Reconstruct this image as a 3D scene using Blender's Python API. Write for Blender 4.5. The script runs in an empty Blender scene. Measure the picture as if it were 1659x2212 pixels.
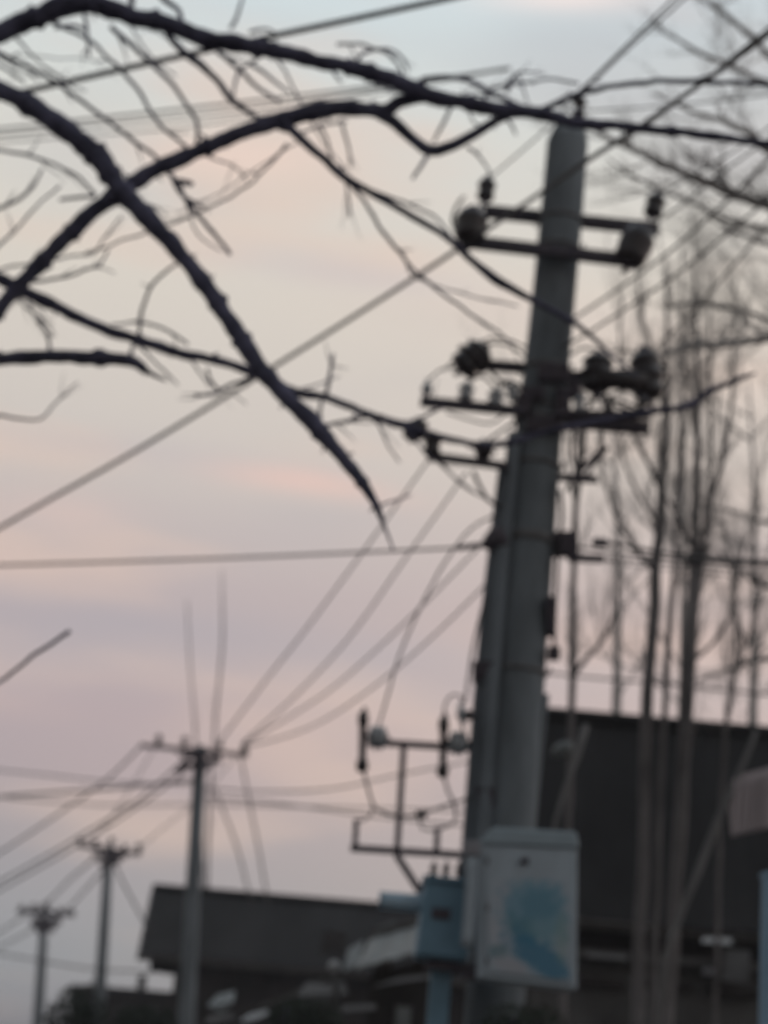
import bpy, bmesh, math, random
from mathutils import Vector, Matrix, noise

random.seed(7)
R = math.radians
SC = bpy.context.scene
COL = SC.collection

# ------------------------------------------------------------------ camera
F = 4000.0                      # focal length in units of a 1659 x 2212 frame
PITCH, ROLL = R(17.27), R(4.5)
EYE = Vector((0, 0, 1.6))
FWD = Vector((0, math.cos(PITCH), math.sin(PITCH)))
UP0 = Vector((0, -math.sin(PITCH), math.cos(PITCH)))
RT0 = Vector((1, 0, 0))
RT = RT0 * math.cos(ROLL) + UP0 * math.sin(ROLL)
UP = UP0 * math.cos(ROLL) - RT0 * math.sin(ROLL)
cam = bpy.data.cameras.new('camera')
cam.sensor_fit = 'HORIZONTAL'
cam.sensor_width = 36.0
cam.lens = 36.0 * F / 1659.0
cam.clip_start = 0.05
cam.clip_end = 5000
cam.dof.use_dof = True
cam.dof.focus_distance = 2.4    # a soft, slightly misfocused handheld shot
cam.dof.aperture_fstop = 5.3
camo = bpy.data.objects.new('camera', cam)
COL.objects.link(camo)
M = Matrix((RT, UP, -FWD)).transposed().to_4x4()
M.translation = EYE
camo.matrix_world = M
SC.camera = camo

# ------------------------------------------------------------------ sky, sun, exposure
SUN_AZ, SUN_EL = R(36), R(4)    # clockwise from the viewing direction
world = bpy.data.worlds.new('World')
SC.world = world
world.use_nodes = True
WN, WL = world.node_tree.nodes, world.node_tree.links
WN.clear()


def wmath(op, a, b=None, c=None, clamp=False):
    n = WN.new('ShaderNodeMath')
    n.operation = op
    n.use_clamp = clamp
    for i, v in enumerate((a, b, c)):
        if v is None:
            continue
        if isinstance(v, (int, float)):
            n.inputs[i].default_value = v
        else:
            WL.new(v, n.inputs[i])
    return n.outputs[0]


def wsmooth(v, a, b):
    n = WN.new('ShaderNodeMapRange')
    n.interpolation_type = 'SMOOTHSTEP'
    n.inputs['From Min'].default_value = a
    n.inputs['From Max'].default_value = b
    WL.new(v, n.inputs['Value'])
    return n.outputs['Result']


def wmix(fac, a, b):
    n = WN.new('ShaderNodeMix')
    n.data_type = 'RGBA'
    for sock, v in ((n.inputs[0], fac), (n.inputs[6], a), (n.inputs[7], b)):
        if isinstance(v, (int, float)):
            sock.default_value = v
        elif isinstance(v, tuple):
            sock.default_value = (*v, 1)
        else:
            WL.new(v, sock)
    return n.outputs[2]


def lin(r, g, b):
    def f(c):
        c /= 255.0
        return c / 12.92 if c <= 0.04045 else ((c + 0.055) / 1.055) ** 2.4
    return (f(r), f(g), f(b))


STREAKS = [(520, 338, 170, 42, -4, .5, (238, 210, 196)), (650, 1040, 200, 32, 11, .7, (230, 194, 182)), (1230, 2, 170, 34, 3, .75, (245, 228, 222)),
           (150, 1105, 150, 40, 6, .4, (216, 190, 182)), (1000, 650, 300, 90, 10, .35, (228, 206, 192)), (360, 1370, 380, 70, 4, .5, (168, 162, 170)),
           (760, 590, 300, 40, 8, .4, (190, 187, 192)), (1420, 1430, 360, 120, 4, .5, (220, 190, 176)), (280, 1610, 420, 110, 4, .4, (184, 162, 164)),
           (300, 960, 300, 40, 8, .35, (184, 178, 182)), (1500, 780, 300, 80, 6, .35, (226, 204, 190))]


def ray(x, y):
    return FWD + RT * ((x - 829.5) / F) + UP * ((1106 - y) / F)


tc = WN.new('ShaderNodeTexCoord')
sep = WN.new('ShaderNodeSeparateXYZ')
WL.new(tc.outputs['Generated'], sep.inputs[0])
sx, sy, sz = sep.outputs
ramp = WN.new('ShaderNodeValToRGB')
WL.new(sz, ramp.inputs[0])
stops = [(0.0, (146, 153, 162)), (0.055, (149, 154, 162)), (0.105, (160, 155, 161)), (0.18, (177, 162, 166)),
         (0.25, (184, 171, 172)), (0.32, (203, 194, 187)), (0.41, (214, 206, 195)), (0.48, (212, 212, 206)),
         (0.54, (205, 216, 219)), (0.75, (176, 190, 202)), (1.0, (140, 154, 170))]
el = ramp.color_ramp.elements
while len(el) > 1:
    el.remove(el[0])
el[0].position, el[0].color = stops[0][0], (*lin(*stops[0][1]), 1)
for p, c in stops[1:]:
    e = el.new(p)
    e.color = (*lin(*c), 1)


def wnoise(sc, scale, detail, off):
    mp = WN.new('ShaderNodeMapping')
    mp.inputs['Scale'].default_value = sc
    mp.inputs['Location'].default_value = off
    WL.new(tc.outputs['Generated'], mp.inputs[0])
    n = WN.new('ShaderNodeTexNoise')
    n.inputs['Scale'].default_value = scale
    n.inputs['Detail'].default_value = detail
    n.inputs['Roughness'].default_value = 0.45
    WL.new(mp.outputs[0], n.inputs['Vector'])
    return n.outputs[0]


n1 = wnoise((1.6, 1.0, 6.0), 3.2, 3.0, (3.1, 0.4, 1.7))
n2 = wnoise((1.1, 1.0, 4.2), 3.0, 2.5, (8.3, 2.2, 0.2))
sky = wmix(wmath('MULTIPLY', wsmooth(n1, 0.47, 0.72), 0.55), ramp.outputs[0], lin(224, 196, 180))
sky = wmix(wmath('MULTIPLY', wsmooth(n2, 0.48, 0.74), 0.55), sky, lin(170, 168, 176))
# separate soft cloud streaks, each at its own direction
for (bx, by, su, sv, tl, st, cc) in STREAKS:
    cdir = ray(bx, by).normalized()
    e1 = (RT * math.cos(R(tl)) - UP * math.sin(R(tl)))
    e1 = (e1 - cdir * e1.dot(cdir)).normalized()
    e2 = cdir.cross(e1).normalized()

    def wdot(vec):
        n = WN.new('ShaderNodeVectorMath')
        n.operation = 'DOT_PRODUCT'
        WL.new(tc.outputs['Generated'], n.inputs[0])
        n.inputs[1].default_value = vec
        return n.outputs['Value']
    u = wmath('MULTIPLY', wdot(e1), F / su)
    v = wmath('ADD', wmath('MULTIPLY', wdot(e2), F / sv), wmath('MULTIPLY', wmath('SUBTRACT', n2, 0.5), 4.0))
    q = wmath('EXPONENT', wmath('MULTIPLY', wmath('ADD', wmath('MULTIPLY', u, u), wmath('MULTIPLY', v, v)), -1.0))
    sky = wmix(wmath('MULTIPLY', q, st), sky, lin(*cc))
# towards the sunset the cloud deck is brighter and warmer, away from it dimmer
hl = wmath('SQRT', wmath('ADD', wmath('MULTIPLY', sx, sx), wmath('MULTIPLY', sy, sy)))
dt = wmath('DIVIDE', wmath('ADD', wmath('MULTIPLY', sx, math.sin(SUN_AZ)), wmath('MULTIPLY', sy, math.cos(SUN_AZ))),
           wmath('MAXIMUM', hl, 0.001))
glow = wmath('MULTIPLY', wsmooth(dt, 0.64, 1.06), wsmooth(wmath('SUBTRACT', 0.62, sz), 0.0, 0.6))
sky = wmix(wmath('MULTIPLY', glow, 0.48), sky, lin(228, 202, 188))
bright = wmath('ADD', 0.33, wmath('MULTIPLY', wsmooth(dt, -0.9, 0.62), 0.65))
cloud = WN.new('ShaderNodeBackground')
WL.new(sky, cloud.inputs[0])
WL.new(wmath('MULTIPLY', bright, 1.07), cloud.inputs[1])
nish = WN.new('ShaderNodeTexSky')
nish.sky_type = 'NISHITA'
nish.sun_disc = False
nish.sun_elevation = SUN_EL
nish.sun_rotation = SUN_AZ
nb = WN.new('ShaderNodeBackground')
WL.new(nish.outputs[0], nb.inputs[0])
nb.inputs[1].default_value = 0.012
addn = WN.new('ShaderNodeAddShader')
WL.new(cloud.outputs[0], addn.inputs[0])
WL.new(nb.outputs[0], addn.inputs[1])
wo = WN.new('ShaderNodeOutputWorld')
WL.new(addn.outputs[0], wo.inputs[0])

sun = bpy.data.lights.new('sun', 'SUN')
sun.energy = 0.25
sun.angle = R(15)
sun.color = (1.0, 0.84, 0.72)
suno = bpy.data.objects.new('sun', sun)
COL.objects.link(suno)
sd = Vector((math.sin(SUN_AZ) * math.cos(SUN_EL), math.cos(SUN_AZ) * math.cos(SUN_EL), math.sin(SUN_EL)))
suno.rotation_euler = (-sd).to_track_quat('-Z', 'Y').to_euler()

vs = SC.view_settings
vs.view_transform = 'Standard'
vs.look = 'None'
vs.exposure = 0.0
vs.gamma = 1.0
vs.use_curve_mapping = False
SC.cycles.max_bounces = 4
SC.cycles.diffuse_bounces = 2
SC.cycles.glossy_bounces = 2
SC.cycles.volume_bounces = 0
SC.cycles.adaptive_threshold = 0.02

# ------------------------------------------------------------------ helpers

def at(x, y, Y):
    """the point seen at frame position (x, y) on the upright plane Y metres ahead"""
    d = ray(x, y)
    return EYE + d * (Y / d.y)


def px(n, p):
    """n frame units as metres at point p"""
    return n * (p - EYE).dot(FWD) / F


def mat(name, col, rough=0.8, var=0.25, scale=6.0, bump=0.2, stretch=(1, 1, 1), col2=None, spec=0.3, metal=0.0):
    m = bpy.data.materials.new(name)
    m.use_nodes = True
    n, l = m.node_tree.nodes, m.node_tree.links
    b = n['Principled BSDF']
    b.inputs['Roughness'].default_value = rough
    b.inputs['Specular IOR Level'].default_value = spec
    b.inputs['Metallic'].default_value = metal
    t = n.new('ShaderNodeTexCoord')
    mp = n.new('ShaderNodeMapping')
    mp.inputs['Scale'].default_value = stretch
    l.new(t.outputs['Object'], mp.inputs[0])
    no = n.new('ShaderNodeTexNoise')
    no.inputs['Scale'].default_value = scale
    no.inputs['Detail'].default_value = 6
    no.inputs['Roughness'].default_value = 0.6
    l.new(mp.outputs[0], no.inputs['Vector'])
    cr = n.new('ShaderNodeValToRGB')
    c2 = col2 or tuple(min(1, c * (1 + var)) for c in col)
    c1 = tuple(c * (1 - var) for c in col)
    cr.color_ramp.elements[0].position = 0.3
    cr.color_ramp.elements[1].position = 0.7
    cr.color_ramp.elements[0].color = (*c1, 1)
    cr.color_ramp.elements[1].color = (*c2, 1)
    l.new(no.outputs[0], cr.inputs[0])
    l.new(cr.outputs[0], b.inputs['Base Color'])
    if bump:
        no2 = n.new('ShaderNodeTexNoise')
        no2.inputs['Scale'].default_value = scale * 7
        no2.inputs['Detail'].default_value = 4
        l.new(mp.outputs[0], no2.inputs['Vector'])
        bp = n.new('ShaderNodeBump')
        bp.inputs['Strength'].default_value = bump
        bp.inputs['Distance'].default_value = 0.01
        l.new(no2.outputs[0], bp.inputs['Height'])
        l.new(bp.outputs[0], b.inputs['Normal'])
    return m


MT = {
    'bark': mat('bark_dark', (0.105, 0.103, 0.155), 0.9, 0.6, 9, 0.6, (1, 1, 1)),
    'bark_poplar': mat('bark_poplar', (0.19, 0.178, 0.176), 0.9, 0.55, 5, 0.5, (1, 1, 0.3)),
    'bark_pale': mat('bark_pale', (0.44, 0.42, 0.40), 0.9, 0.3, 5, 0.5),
    'concrete': mat('pole_concrete', (0.195, 0.218, 0.232), 0.9, 0.5, 3.0, 0.35, (1, 1, 0.25)),
    'steel': mat('galvanised_steel', (0.09, 0.082, 0.115), 0.6, 0.3, 14, 0.1, col2=(0.13, 0.11, 0.12), spec=0.4),
    'band': mat('weathered_band', (0.17, 0.165, 0.165), 0.8, 0.3, 10, 0.1),
    'porcelain': mat('brown_porcelain', (0.055, 0.045, 0.045), 0.3, 0.2, 8, 0.0, spec=0.5),
    'porcelain_grey': mat('grey_porcelain', (0.45, 0.47, 0.48), 0.35, 0.15, 8, 0.0, spec=0.5),
    'cable': mat('black_cable', (0.035, 0.033, 0.036), 0.6, 0.2, 20, 0.0),
    'wire': mat('aluminium_wire', (0.1, 0.095, 0.095), 0.6, 0.2, 20, 0.0),
    'pipe': mat('riser_pipe', (0.185, 0.208, 0.225), 0.9, 0.4, 4, 0.1, (1, 1, 0.3)),
    'transformer': mat('blue_grey_enamel', (0.21, 0.36, 0.46), 0.5, 0.22, 3, 0.05, spec=0.4),
    'conservator': mat('pale_blue_enamel', (0.45, 0.6, 0.7), 0.5, 0.15, 5, 0.05, spec=0.4),
    'cabinet': mat('cabinet_grey', (0.47, 0.545, 0.595), 0.6, 0.22, 2.6, 0.05, (1, 1, 0.5), spec=0.35),
    'cabinet_hood': mat('cabinet_hood_grey', (0.36, 0.44, 0.48), 0.6, 0.15, 3, 0.05),
    'print_blue': mat('faded_blue_print', (0.10, 0.22, 0.28), 0.7, 0.3, 7, 0.0),
    'print_dark': mat('deep_blue_print', (0.035, 0.125, 0.19), 0.7, 0.3, 6, 0.0),
    'print_pale': mat('pale_print', (0.42, 0.42, 0.45), 0.7, 0.12, 6, 0.0),
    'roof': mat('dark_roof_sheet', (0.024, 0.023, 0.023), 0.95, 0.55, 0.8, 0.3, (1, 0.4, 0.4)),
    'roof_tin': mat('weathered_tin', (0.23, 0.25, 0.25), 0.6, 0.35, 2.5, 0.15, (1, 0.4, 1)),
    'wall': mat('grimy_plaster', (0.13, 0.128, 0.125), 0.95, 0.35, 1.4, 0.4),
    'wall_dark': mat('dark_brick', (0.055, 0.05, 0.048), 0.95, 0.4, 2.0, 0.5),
    'timber': mat('grey_timber', (0.15, 0.145, 0.14), 0.9, 0.3, 3, 0.3, (1, 1, 0.2)),
    'white': mat('chalky_white', (0.55, 0.56, 0.56), 0.8, 0.12, 4, 0.1),
    'sheet_pink': mat('rusty_pink_sheet', (0.46, 0.40, 0.40), 0.8, 0.25, 3, 0.1, (1, 1, 0.3)),
    'post_blue': mat('pale_blue_paint', (0.28, 0.43, 0.56), 0.6, 0.18, 3, 0.05, (1, 1, 0.4)),
    'glass': mat('dull_glass', (0.10, 0.11, 0.12), 0.12, 0.1, 2, 0.0, spec=0.5),
    'leaf': mat('dark_leaf', (0.03, 0.04, 0.028), 0.8, 0.4, 3, 0.0),
    'ground': mat('earth_ground', (0.11, 0.095, 0.08), 0.95, 0.4, 0.6, 0.5),
    'road': mat('asphalt', (0.055, 0.055, 0.056), 0.9, 0.25, 3.0, 0.4),
}


def link(name, verts, faces, m, root=None, smooth=False):
    o0 = root.matrix_world.translation.copy() if root else Vector()
    if root and root.parent:
        o0 = root['_org'] if '_org' in root else o0
    me = bpy.data.meshes.new(name)
    org = ORG.get(root, Vector()) if root else Vector()
    me.from_pydata([tuple(Vector(v) - org) for v in verts], [], faces)
    me.update()
    me.materials.append(MT[m] if isinstance(m, str) else m)
    if smooth:
        me.polygons.foreach_set('use_smooth', [True] * len(me.polygons))
    o = bpy.data.objects.new(name, me)
    COL.objects.link(o)
    if root:
        o.parent = root
        ORG[o] = org
    return o


ORG = {}


def thing(name, label, cat, loc, group=None):
    o = bpy.data.objects.new(name, None)
    o.empty_display_size = 0.2
    COL.objects.link(o)
    o.location = loc
    ORG[o] = Vector(loc)
    return tag(o, label, cat, group)


def tag(o, label, cat, group=None, kind=None):
    if label:
        o['label'] = label
    if cat:
        o['category'] = cat
    if group:
        o['group'] = group
    if kind:
        o['kind'] = kind
    return o


class G:
    """collects shapes for one mesh object"""

    def __init__(self):
        self.v, self.f = [], []

    def add(self, v, f):
        b = len(self.v)
        self.v += [Vector(p) for p in v]
        self.f += [tuple(i + b for i in q) for q in f]
        return self

    def box(self, c, ax, ay, az):
        """box from its centre and three half-extent vectors"""
        v = [c + ax * i + ay * j + az * k for k in (-1, 1) for j in (-1, 1) for i in (-1, 1)]
        return self.add(v, [(0, 2, 3, 1), (4, 5, 7, 6), (0, 1, 5, 4), (2, 6, 7, 3), (0, 4, 6, 2), (1, 3, 7, 5)])

    def bar(self, a, b, w, h, side=None):
        """square bar between two points: half width w across, half depth h"""
        d = (b - a)
        dn = d.normalized()
        s = (side or Vector((0, 1, 0)))
        s = (s - dn * s.dot(dn)).normalized()
        t = dn.cross(s).normalized()
        return self.box((a + b) / 2, d / 2, s * h, t * w)

    def tube(self, pts, rad, n=8, wob=0.0, seed=0, cap=True):
        rings = []
        k = len(pts)
        prev = None
        for i, p in enumerate(pts):
            d = (pts[min(i + 1, k - 1)] - pts[max(i - 1, 0)]).normalized()
            if prev is None:
                a = Vector((0, 0, 1)) if abs(d.z) < 0.9 else Vector((1, 0, 0))
            else:
                a = prev
            s = (a - d * a.dot(d)).normalized()
            prev = s
            t = d.cross(s)
            ring = []
            for j in range(n):
                an = 2 * math.pi * j / n
                r = rad[i]
                if wob:
                    r *= 1 + wob * noise.noise(Vector((i * 0.27 + seed * 7.1, j * 1.1, seed * 3.3)))
                ring.append(p + (s * math.cos(an) + t * math.sin(an)) * r)
            rings.append(ring)
        v = [q for ring in rings for q in ring]
        f = []
        for i in range(k - 1):
            for j in range(n):
                f.append((i * n + j, i * n + (j + 1) % n, (i + 1) * n + (j + 1) % n, (i + 1) * n + j))
        if cap:
            f.append(tuple(range(n - 1, -1, -1)))
            f.append(tuple((k - 1) * n + j for j in range(n)))
        return self.add(v, f)

    def lathe(self, a, b, prof, n=14):
        """profile of (t along a-b, radius in metres)"""
        pts = [a + (b - a) * t for t, r in prof]
        d = (b - a).normalized()
        ref = Vector((0, 0, 1)) if abs(d.z) < 0.9 else Vector((1, 0, 0))
        s = (ref - d * ref.dot(d)).normalized()
        t_ = d.cross(s)
        v, f = [], []
        for p, (t, r) in zip(pts, prof):
            for j in range(n):
                an = 2 * math.pi * j / n
                v.append(p + (s * math.cos(an) + t_ * math.sin(an)) * r)
        for i in range(len(prof) - 1):
            for j in range(n):
                f.append((i * n + j, i * n + (j + 1) % n, (i + 1) * n + (j + 1) % n, (i + 1) * n + j))
        f.append(tuple(range(n - 1, -1, -1)))
        f.append(tuple((len(prof) - 1) * n + j for j in range(n)))
        return self.add(v, f)

    def slab(self, poly, depth):
        """flat polygon of points pushed back by a vector"""
        n = len(poly)
        v = list(poly) + [p + depth for p in poly]
        f = [tuple(range(n)), tuple(range(2 * n - 1, n - 1, -1))]
        for i in range(n):
            j = (i + 1) % n
            f.append((i, i + n, j + n, j))
        return self.add(v, f)

    def out(self, name, m, root=None, smooth=False):
        return link(name, self.v, self.f, m, root, smooth)


def spline(pts, step):
    """Catmull-Rom through pts (lists of equal length vectors of floats)"""
    out = []
    n = len(pts)
    if n == 2:
        k = max(2, int((Vector(pts[1][:2]) - Vector(pts[0][:2])).length / step))
        return [tuple(a + (b - a) * i / k for a, b in zip(*pts)) for i in range(k + 1)]
    for i in range(n - 1):
        p0, p1, p2, p3 = pts[max(i - 1, 0)], pts[i], pts[i + 1], pts[min(i + 2, n - 1)]
        k = max(1, int(math.hypot(p2[0] - p1[0], p2[1] - p1[1]) / step))
        for j in range(k):
            t = j / k
            out.append(tuple(0.5 * ((2 * b) + (-a + c) * t + (2 * a - 5 * b + 4 * c - d) * t * t + (-a + 3 * b - 3 * c + d) * t ** 3)
                             for a, b, c, d in zip(p0, p1, p2, p3)))
    out.append(tuple(pts[-1]))
    return out


def path(pts, Y0, Y1, w0=None, w1=None, step=18, jit=0.0, seed=0):
    """frame polyline (x, y[, width]) -> world points and radii, distance running from Y0 to Y1"""
    L = [0.0]
    for a, b in zip(pts, pts[1:]):
        L.append(L[-1] + math.hypot(b[0] - a[0], b[1] - a[1]))
    rows = []
    for q, l in zip(pts, L):
        t = l / L[-1]
        w = q[2] if len(q) > 2 else w0 + ((w1 if w1 is not None else w0) - w0) * t
        rows.append((q[0], q[1], w, 1 / (1 / Y0 + (1 / Y1 - 1 / Y0) * t)))
    P, Rr = [], []
    for i, (x, y, w, Y) in enumerate(spline(rows, step)):
        if jit:
            x += jit * noise.noise(Vector((i * 0.35, seed * 5.7, 1.3)))
            y += jit * noise.noise(Vector((i * 0.35, seed * 5.7, 9.1)))
        p = at(x, y, Y)
        P.append(p)
        Rr.append(max(px(w / 2, p), 0.0006))
    return P, Rr


# ------------------------------------------------------------------ ground and road
g = G()
NX = 28
vv, ff = [], []
for j in range(NX + 1):
    for i in range(NX + 1):
        u, v = (i / NX * 2 - 1), (j / NX * 2 - 1)
        X, Yy = math.copysign(abs(u) ** 3 * 1500, u), math.copysign(abs(v) ** 3 * 1500, v)
        vv.append((X, Yy, 0.03 * noise.noise(Vector((X * 0.3, Yy * 0.3, 0))) - 0.04))
for j in range(NX):
    for i in range(NX):
        a = j * (NX + 1) + i
        ff.append((a, a + 1, a + NX + 2, a + NX + 1))
tag(link('ground', vv, ff, 'ground'), None, None, kind='structure')
g = G()
# village lane running along the line of poles
ra, rb = Vector((3.2, -30, 0.012)), Vector((-16.5, 140, 0.012))
rn = Vector(((rb - ra).y, -(rb - ra).x, 0)).normalized() * 2.2
g.add([ra - rn, ra + rn, rb + rn, rb - rn], [(0, 1, 2, 3)])
tag(g.out('road', 'road'), None, None, kind='structure')

# ------------------------------------------------------------------ main utility pole
PY = 10.5


def pp(x, y, dy=0.0):
    return at(x, y, PY + dy)


base = at(1060, 2212, PY)
base = Vector((base.x - 0.06, PY, 0))
pole = thing('utility_pole', 'tall grey concrete utility pole carrying crossarms, insulators, fuses and cable pipes', 'utility pole', base)
# shaft: centre line and widths read down its length
prof = [(1229, 292, 78), (1226, 308, 88), (1215, 440, 91), (1199, 611, 93), (1182, 780, 97), (1161, 960, 102), (1146, 1150, 107),
        (1125, 1400, 113), (1104, 1700, 119), (1084, 1950, 124), (1066, 2212, 130)]
pts = [pp(x, y) for x, y, w in prof] + [base + Vector((0, 0, -0.25))]
rad = [px(w / 2, pp(x, y)) for x, y, w in prof]
rad.append(rad[-1] * 1.06)
g = G()
g.tube(pts, rad, 28)
g.out('shaft', 'concrete', pole, True)
# rounded, slanting cap
top = pts[0]
r0 = rad[0]
ax = (pts[0] - pts[2]).normalized()
g = G()
g.lathe(top - ax * 0.006, top + ax * 0.1 + Vector((0.025, 0, 0)), [(0, r0 * 1.0), (0.3, r0 * 0.95), (0.6, r0 * 0.8), (.85, r0 * .55), (1, r0 * 0.25)], 20)
g.out('cap', 'concrete', pole, True)


def frame_at(y):
    """pole centre and radius at frame height y"""
    for (xa, ya, wa), (xb, yb, wb) in zip(prof, prof[1:]):
        if ya <= y <= yb:
            t = (y - ya) / (yb - ya)
            p = pp(xa + (xb - xa) * t, y)
            return p, px((wa + (wb - wa) * t) / 2, p)
    p = pp(prof[0][0], y)
    return p, px(37, p)


def band(y, h=9):
    p, r = frame_at(y)
    a = ax * px(h / 2, p)
    b = G()
    b.lathe(p - a, p + a, [(0, r * 1.01), (0.05, r * 1.07), (0.95, r * 1.07), (1, r * 1.01)], 24)
    o = b.out('clamp_band', 'band', pole, True)
    for s in (-1, 1):
        k = G()
        q = p + RT * (r * 1.12 * s)
        k.lathe(q - Vector((0, 0.07, 0)), q + Vector((0, 0.07, 0)), [(0, 0.011), (0.1, 0.011), (0.1, 0.006), (0.9, 0.006), (0.9, 0.011), (1, 0.011)], 6)
        k.out('bolt', 'steel', o)
    return o


def insulator(a, b, rpx, sheds, m='porcelain', name='insulator', rod=True, root=None, core=0.5):
    """sheds stacked between two points"""
    r = px(rpx, a)
    pr = [(0, r * 0.3)]
    for i in range(sheds):
        t0, t1 = i / sheds, (i + 1) / sheds
        e_ = lambda t_: r * (.74 + .26 * math.sin(math.pi * min(max(t_, 0), 1)))
        pr += [(t0 + 0.08 / sheds, e_(t0) * core), (t0 + 0.3 / sheds, e_(t0 + .3 / sheds) * 0.95), (t0 + 0.45 / sheds, e_(t0 + .45 / sheds)), (t0 + 0.6 / sheds, e_(t0 + .6 / sheds) * 0.9), (t1 - 0.08 / sheds, e_(t1) * core)]
    pr.append((1, r * 0.3))
    k = G()
    k.lathe(a, b, pr, 16)
    o = k.out(name, m, root or pole, True)
    if rod:
        d = (b - a)
        G().lathe(a - d * 0.22, a + d * 0.02, [(0, r * 0.16), (1, r * 0.16)], 8).out('pin', 'steel', o, True)
        h = G()
        h.lathe(b - d * 0.02, b + d * 0.14, [(0, r * 0.3), (0.6, r * 0.3), (1, r * 0.18)], 8)
        h.out('fitting', 'steel', o, True)
    return o


def crossarm(x0, y0, x1, y1, wpx, dy, name='crossarm'):
    a, b = pp(x0, y0, dy), pp(x1, y1, dy)
    k = G()
    w = px(wpx / 2, a)
    # angle iron: one flange upright, one lying back
    k.bar(a, b, w, 0.004)
    d = (b - a).normalized()
    upv = d.cross(Vector((0, 1, 0))).normalized()
    if upv.z < 0:
        upv = -upv
    s = 1 if dy > 0 else -1
    k.box((a + b) / 2 - upv * (w - 0.004) + Vector((0, s * 0.034, 0)), (b - a) / 2 * 0.999, Vector((0, 0.030, 0)), upv * 0.004)
    o = k.out(name, 'steel', pole)
    for t in (0.12, 0.3, 0.7, 0.88):
        h = G()
        q = a + (b - a) * t
        h.lathe(q - Vector((0, 0.018, 0)), q + Vector((0, 0.018, 0)), [(0, 0.011), (0.3, 0.011), (0.3, 0.006), (0.7, 0.006), (0.7, 0.011), (1, 0.011)], 6)
        h.out('bolt', 'steel', o)
    return o


# top pin insulator
insulator(pp(1248, 262), pp(1254, 205), 17, 2)
# upper pair of crossarms
crossarm(1046, 452, 1424, 491, 23, 0.17)
crossarm(1000, 521, 1372, 564, 33, -0.17)
band(478)
band(540)
insulator(pp(1047, 436, 0.17), pp(1054, 385, 0.17), 22, 2, core=.75)
insulator(pp(1408, 470, 0.17), pp(1420, 420, 0.17), 24, 2, core=.75)
insulator(pp(1012, 524, -0.17), pp(1022, 454, -0.17), 39, 2, core=0.9)
insulator(pp(1354, 572, -0.17), pp(1388, 494, -0.17), 41, 2, core=0.92)
# tie rods from bells up to the pins
for a, b in (((1022, 470), (1050, 432)), ((1384, 505), (1410, 470))):
    k = G()
    k.tube([pp(*a, -0.1), pp(*b, 0.12)], [0.013, 0.013], 8)
    k.out('tie_rod', 'steel', pole)
# small hanging loop left of the upper bell
P, Rr = path([(1003, 425), (990, 440), (978, 470), (985, 500), (1005, 510)], PY - .15, PY - .17, 7, 7, 6)
k = G().tube(P, Rr, 6)
k.out('jumper_wire', 'wire', pole, True)

# middle group
crossarm(908, 867, 1136, 889, 25, -0.18)
crossarm(1196, 893, 1402, 897, 19, -0.19)
crossarm(1196, 904, 1404, 921, 25, 0.18)
band(885, 12)
band(912, 10)
crossarm(1036, 784, 1150, 792, 18, 0.1, 'bracket')
crossarm(1200, 812, 1424, 806, 22, 0.1, 'bracket')
band(800, 14)
insulator(pp(994, 799, 0.05), pp(1046, 752, 0.05), 42, 3, core=0.78)
insulator(pp(1286, 846, 0.05), pp(1294, 768, 0.05), 40, 3, core=0.8)
insulator(pp(1404, 862, 0.05), pp(1390, 762, 0.05), 40, 3, core=0.8)
k = G().tube([pp(1290, 818, .0), pp(1345, 822, .0), pp(1398, 824, .0)], [px(24, pp(1290, 818)), px(20, pp(1290, 818)), px(24, pp(1290, 818))], 12)
k.out('link_casing', 'porcelain', pole, True)
insulator(pp(921, 858, -.18), pp(924, 822, -.18), 13, 1, 'porcelain_grey')
insulator(pp(1004, 866, -.18), pp(1010, 828, -.18), 20, 2, 'porcelain_grey')
insulator(pp(1068, 880, -.18), pp(1074, 842, -.18), 21, 2, 'porcelain_grey')
insulator(pp(1108, 866, -.18), pp(1106, 832, -.18), 15, 2, 'porcelain_grey')
insulator(pp(1252, 892, -.19), pp(1250, 856, -.19), 14, 2, 'porcelain_grey')
insulator(pp(1316, 894, -.19), pp(1320, 858, -.19), 11, 2, 'porcelain')
insulator(pp(1386, 896, -.19), pp(1390, 858, -.19), 16, 2, 'porcelain')
for a, b, w in (((1290, 845), (1316, 895), 9), ((1398, 855), (1380, 900), 11), ((1246, 890), (1262, 850), 9), ((1180, 935), (1270, 912), 16)):
    k = G().bar(pp(*a, -.1), pp(*b, -.1), px(w / 2, pp(*a)), 0.008)
    k.out('brace', 'steel', pole)
# clutter of clamps, caps and loops around the middle arms
for (x, y, w, h, dy) in ((1196, 806, 34, 20, -.16), (1150, 850, 26, 14, -.17), (1176, 918, 40, 16, -.17), (1130, 872, 18, 22, -.15), (1216, 870, 16, 30, -.15), (1240, 842, 14, 20, -.1)):
    q = pp(x, y, dy)
    o = G().box(q, RT * px(w, q), Vector((0, .03, 0)), UP * px(h, q)).out('clamp_block', 'steel', pole)
    bv = o.modifiers.new('bevel', 'BEVEL')
    bv.width = .012
    bv.segments = 2


def loop(pl, w, d0=-.1, d1=-.1, m='cable'):
    P, Rr = path(pl, PY + d0, PY + d1, w, w, 8)
    return G().tube(P, Rr, 6).out('jumper_wire', m, pole, True)


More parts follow.
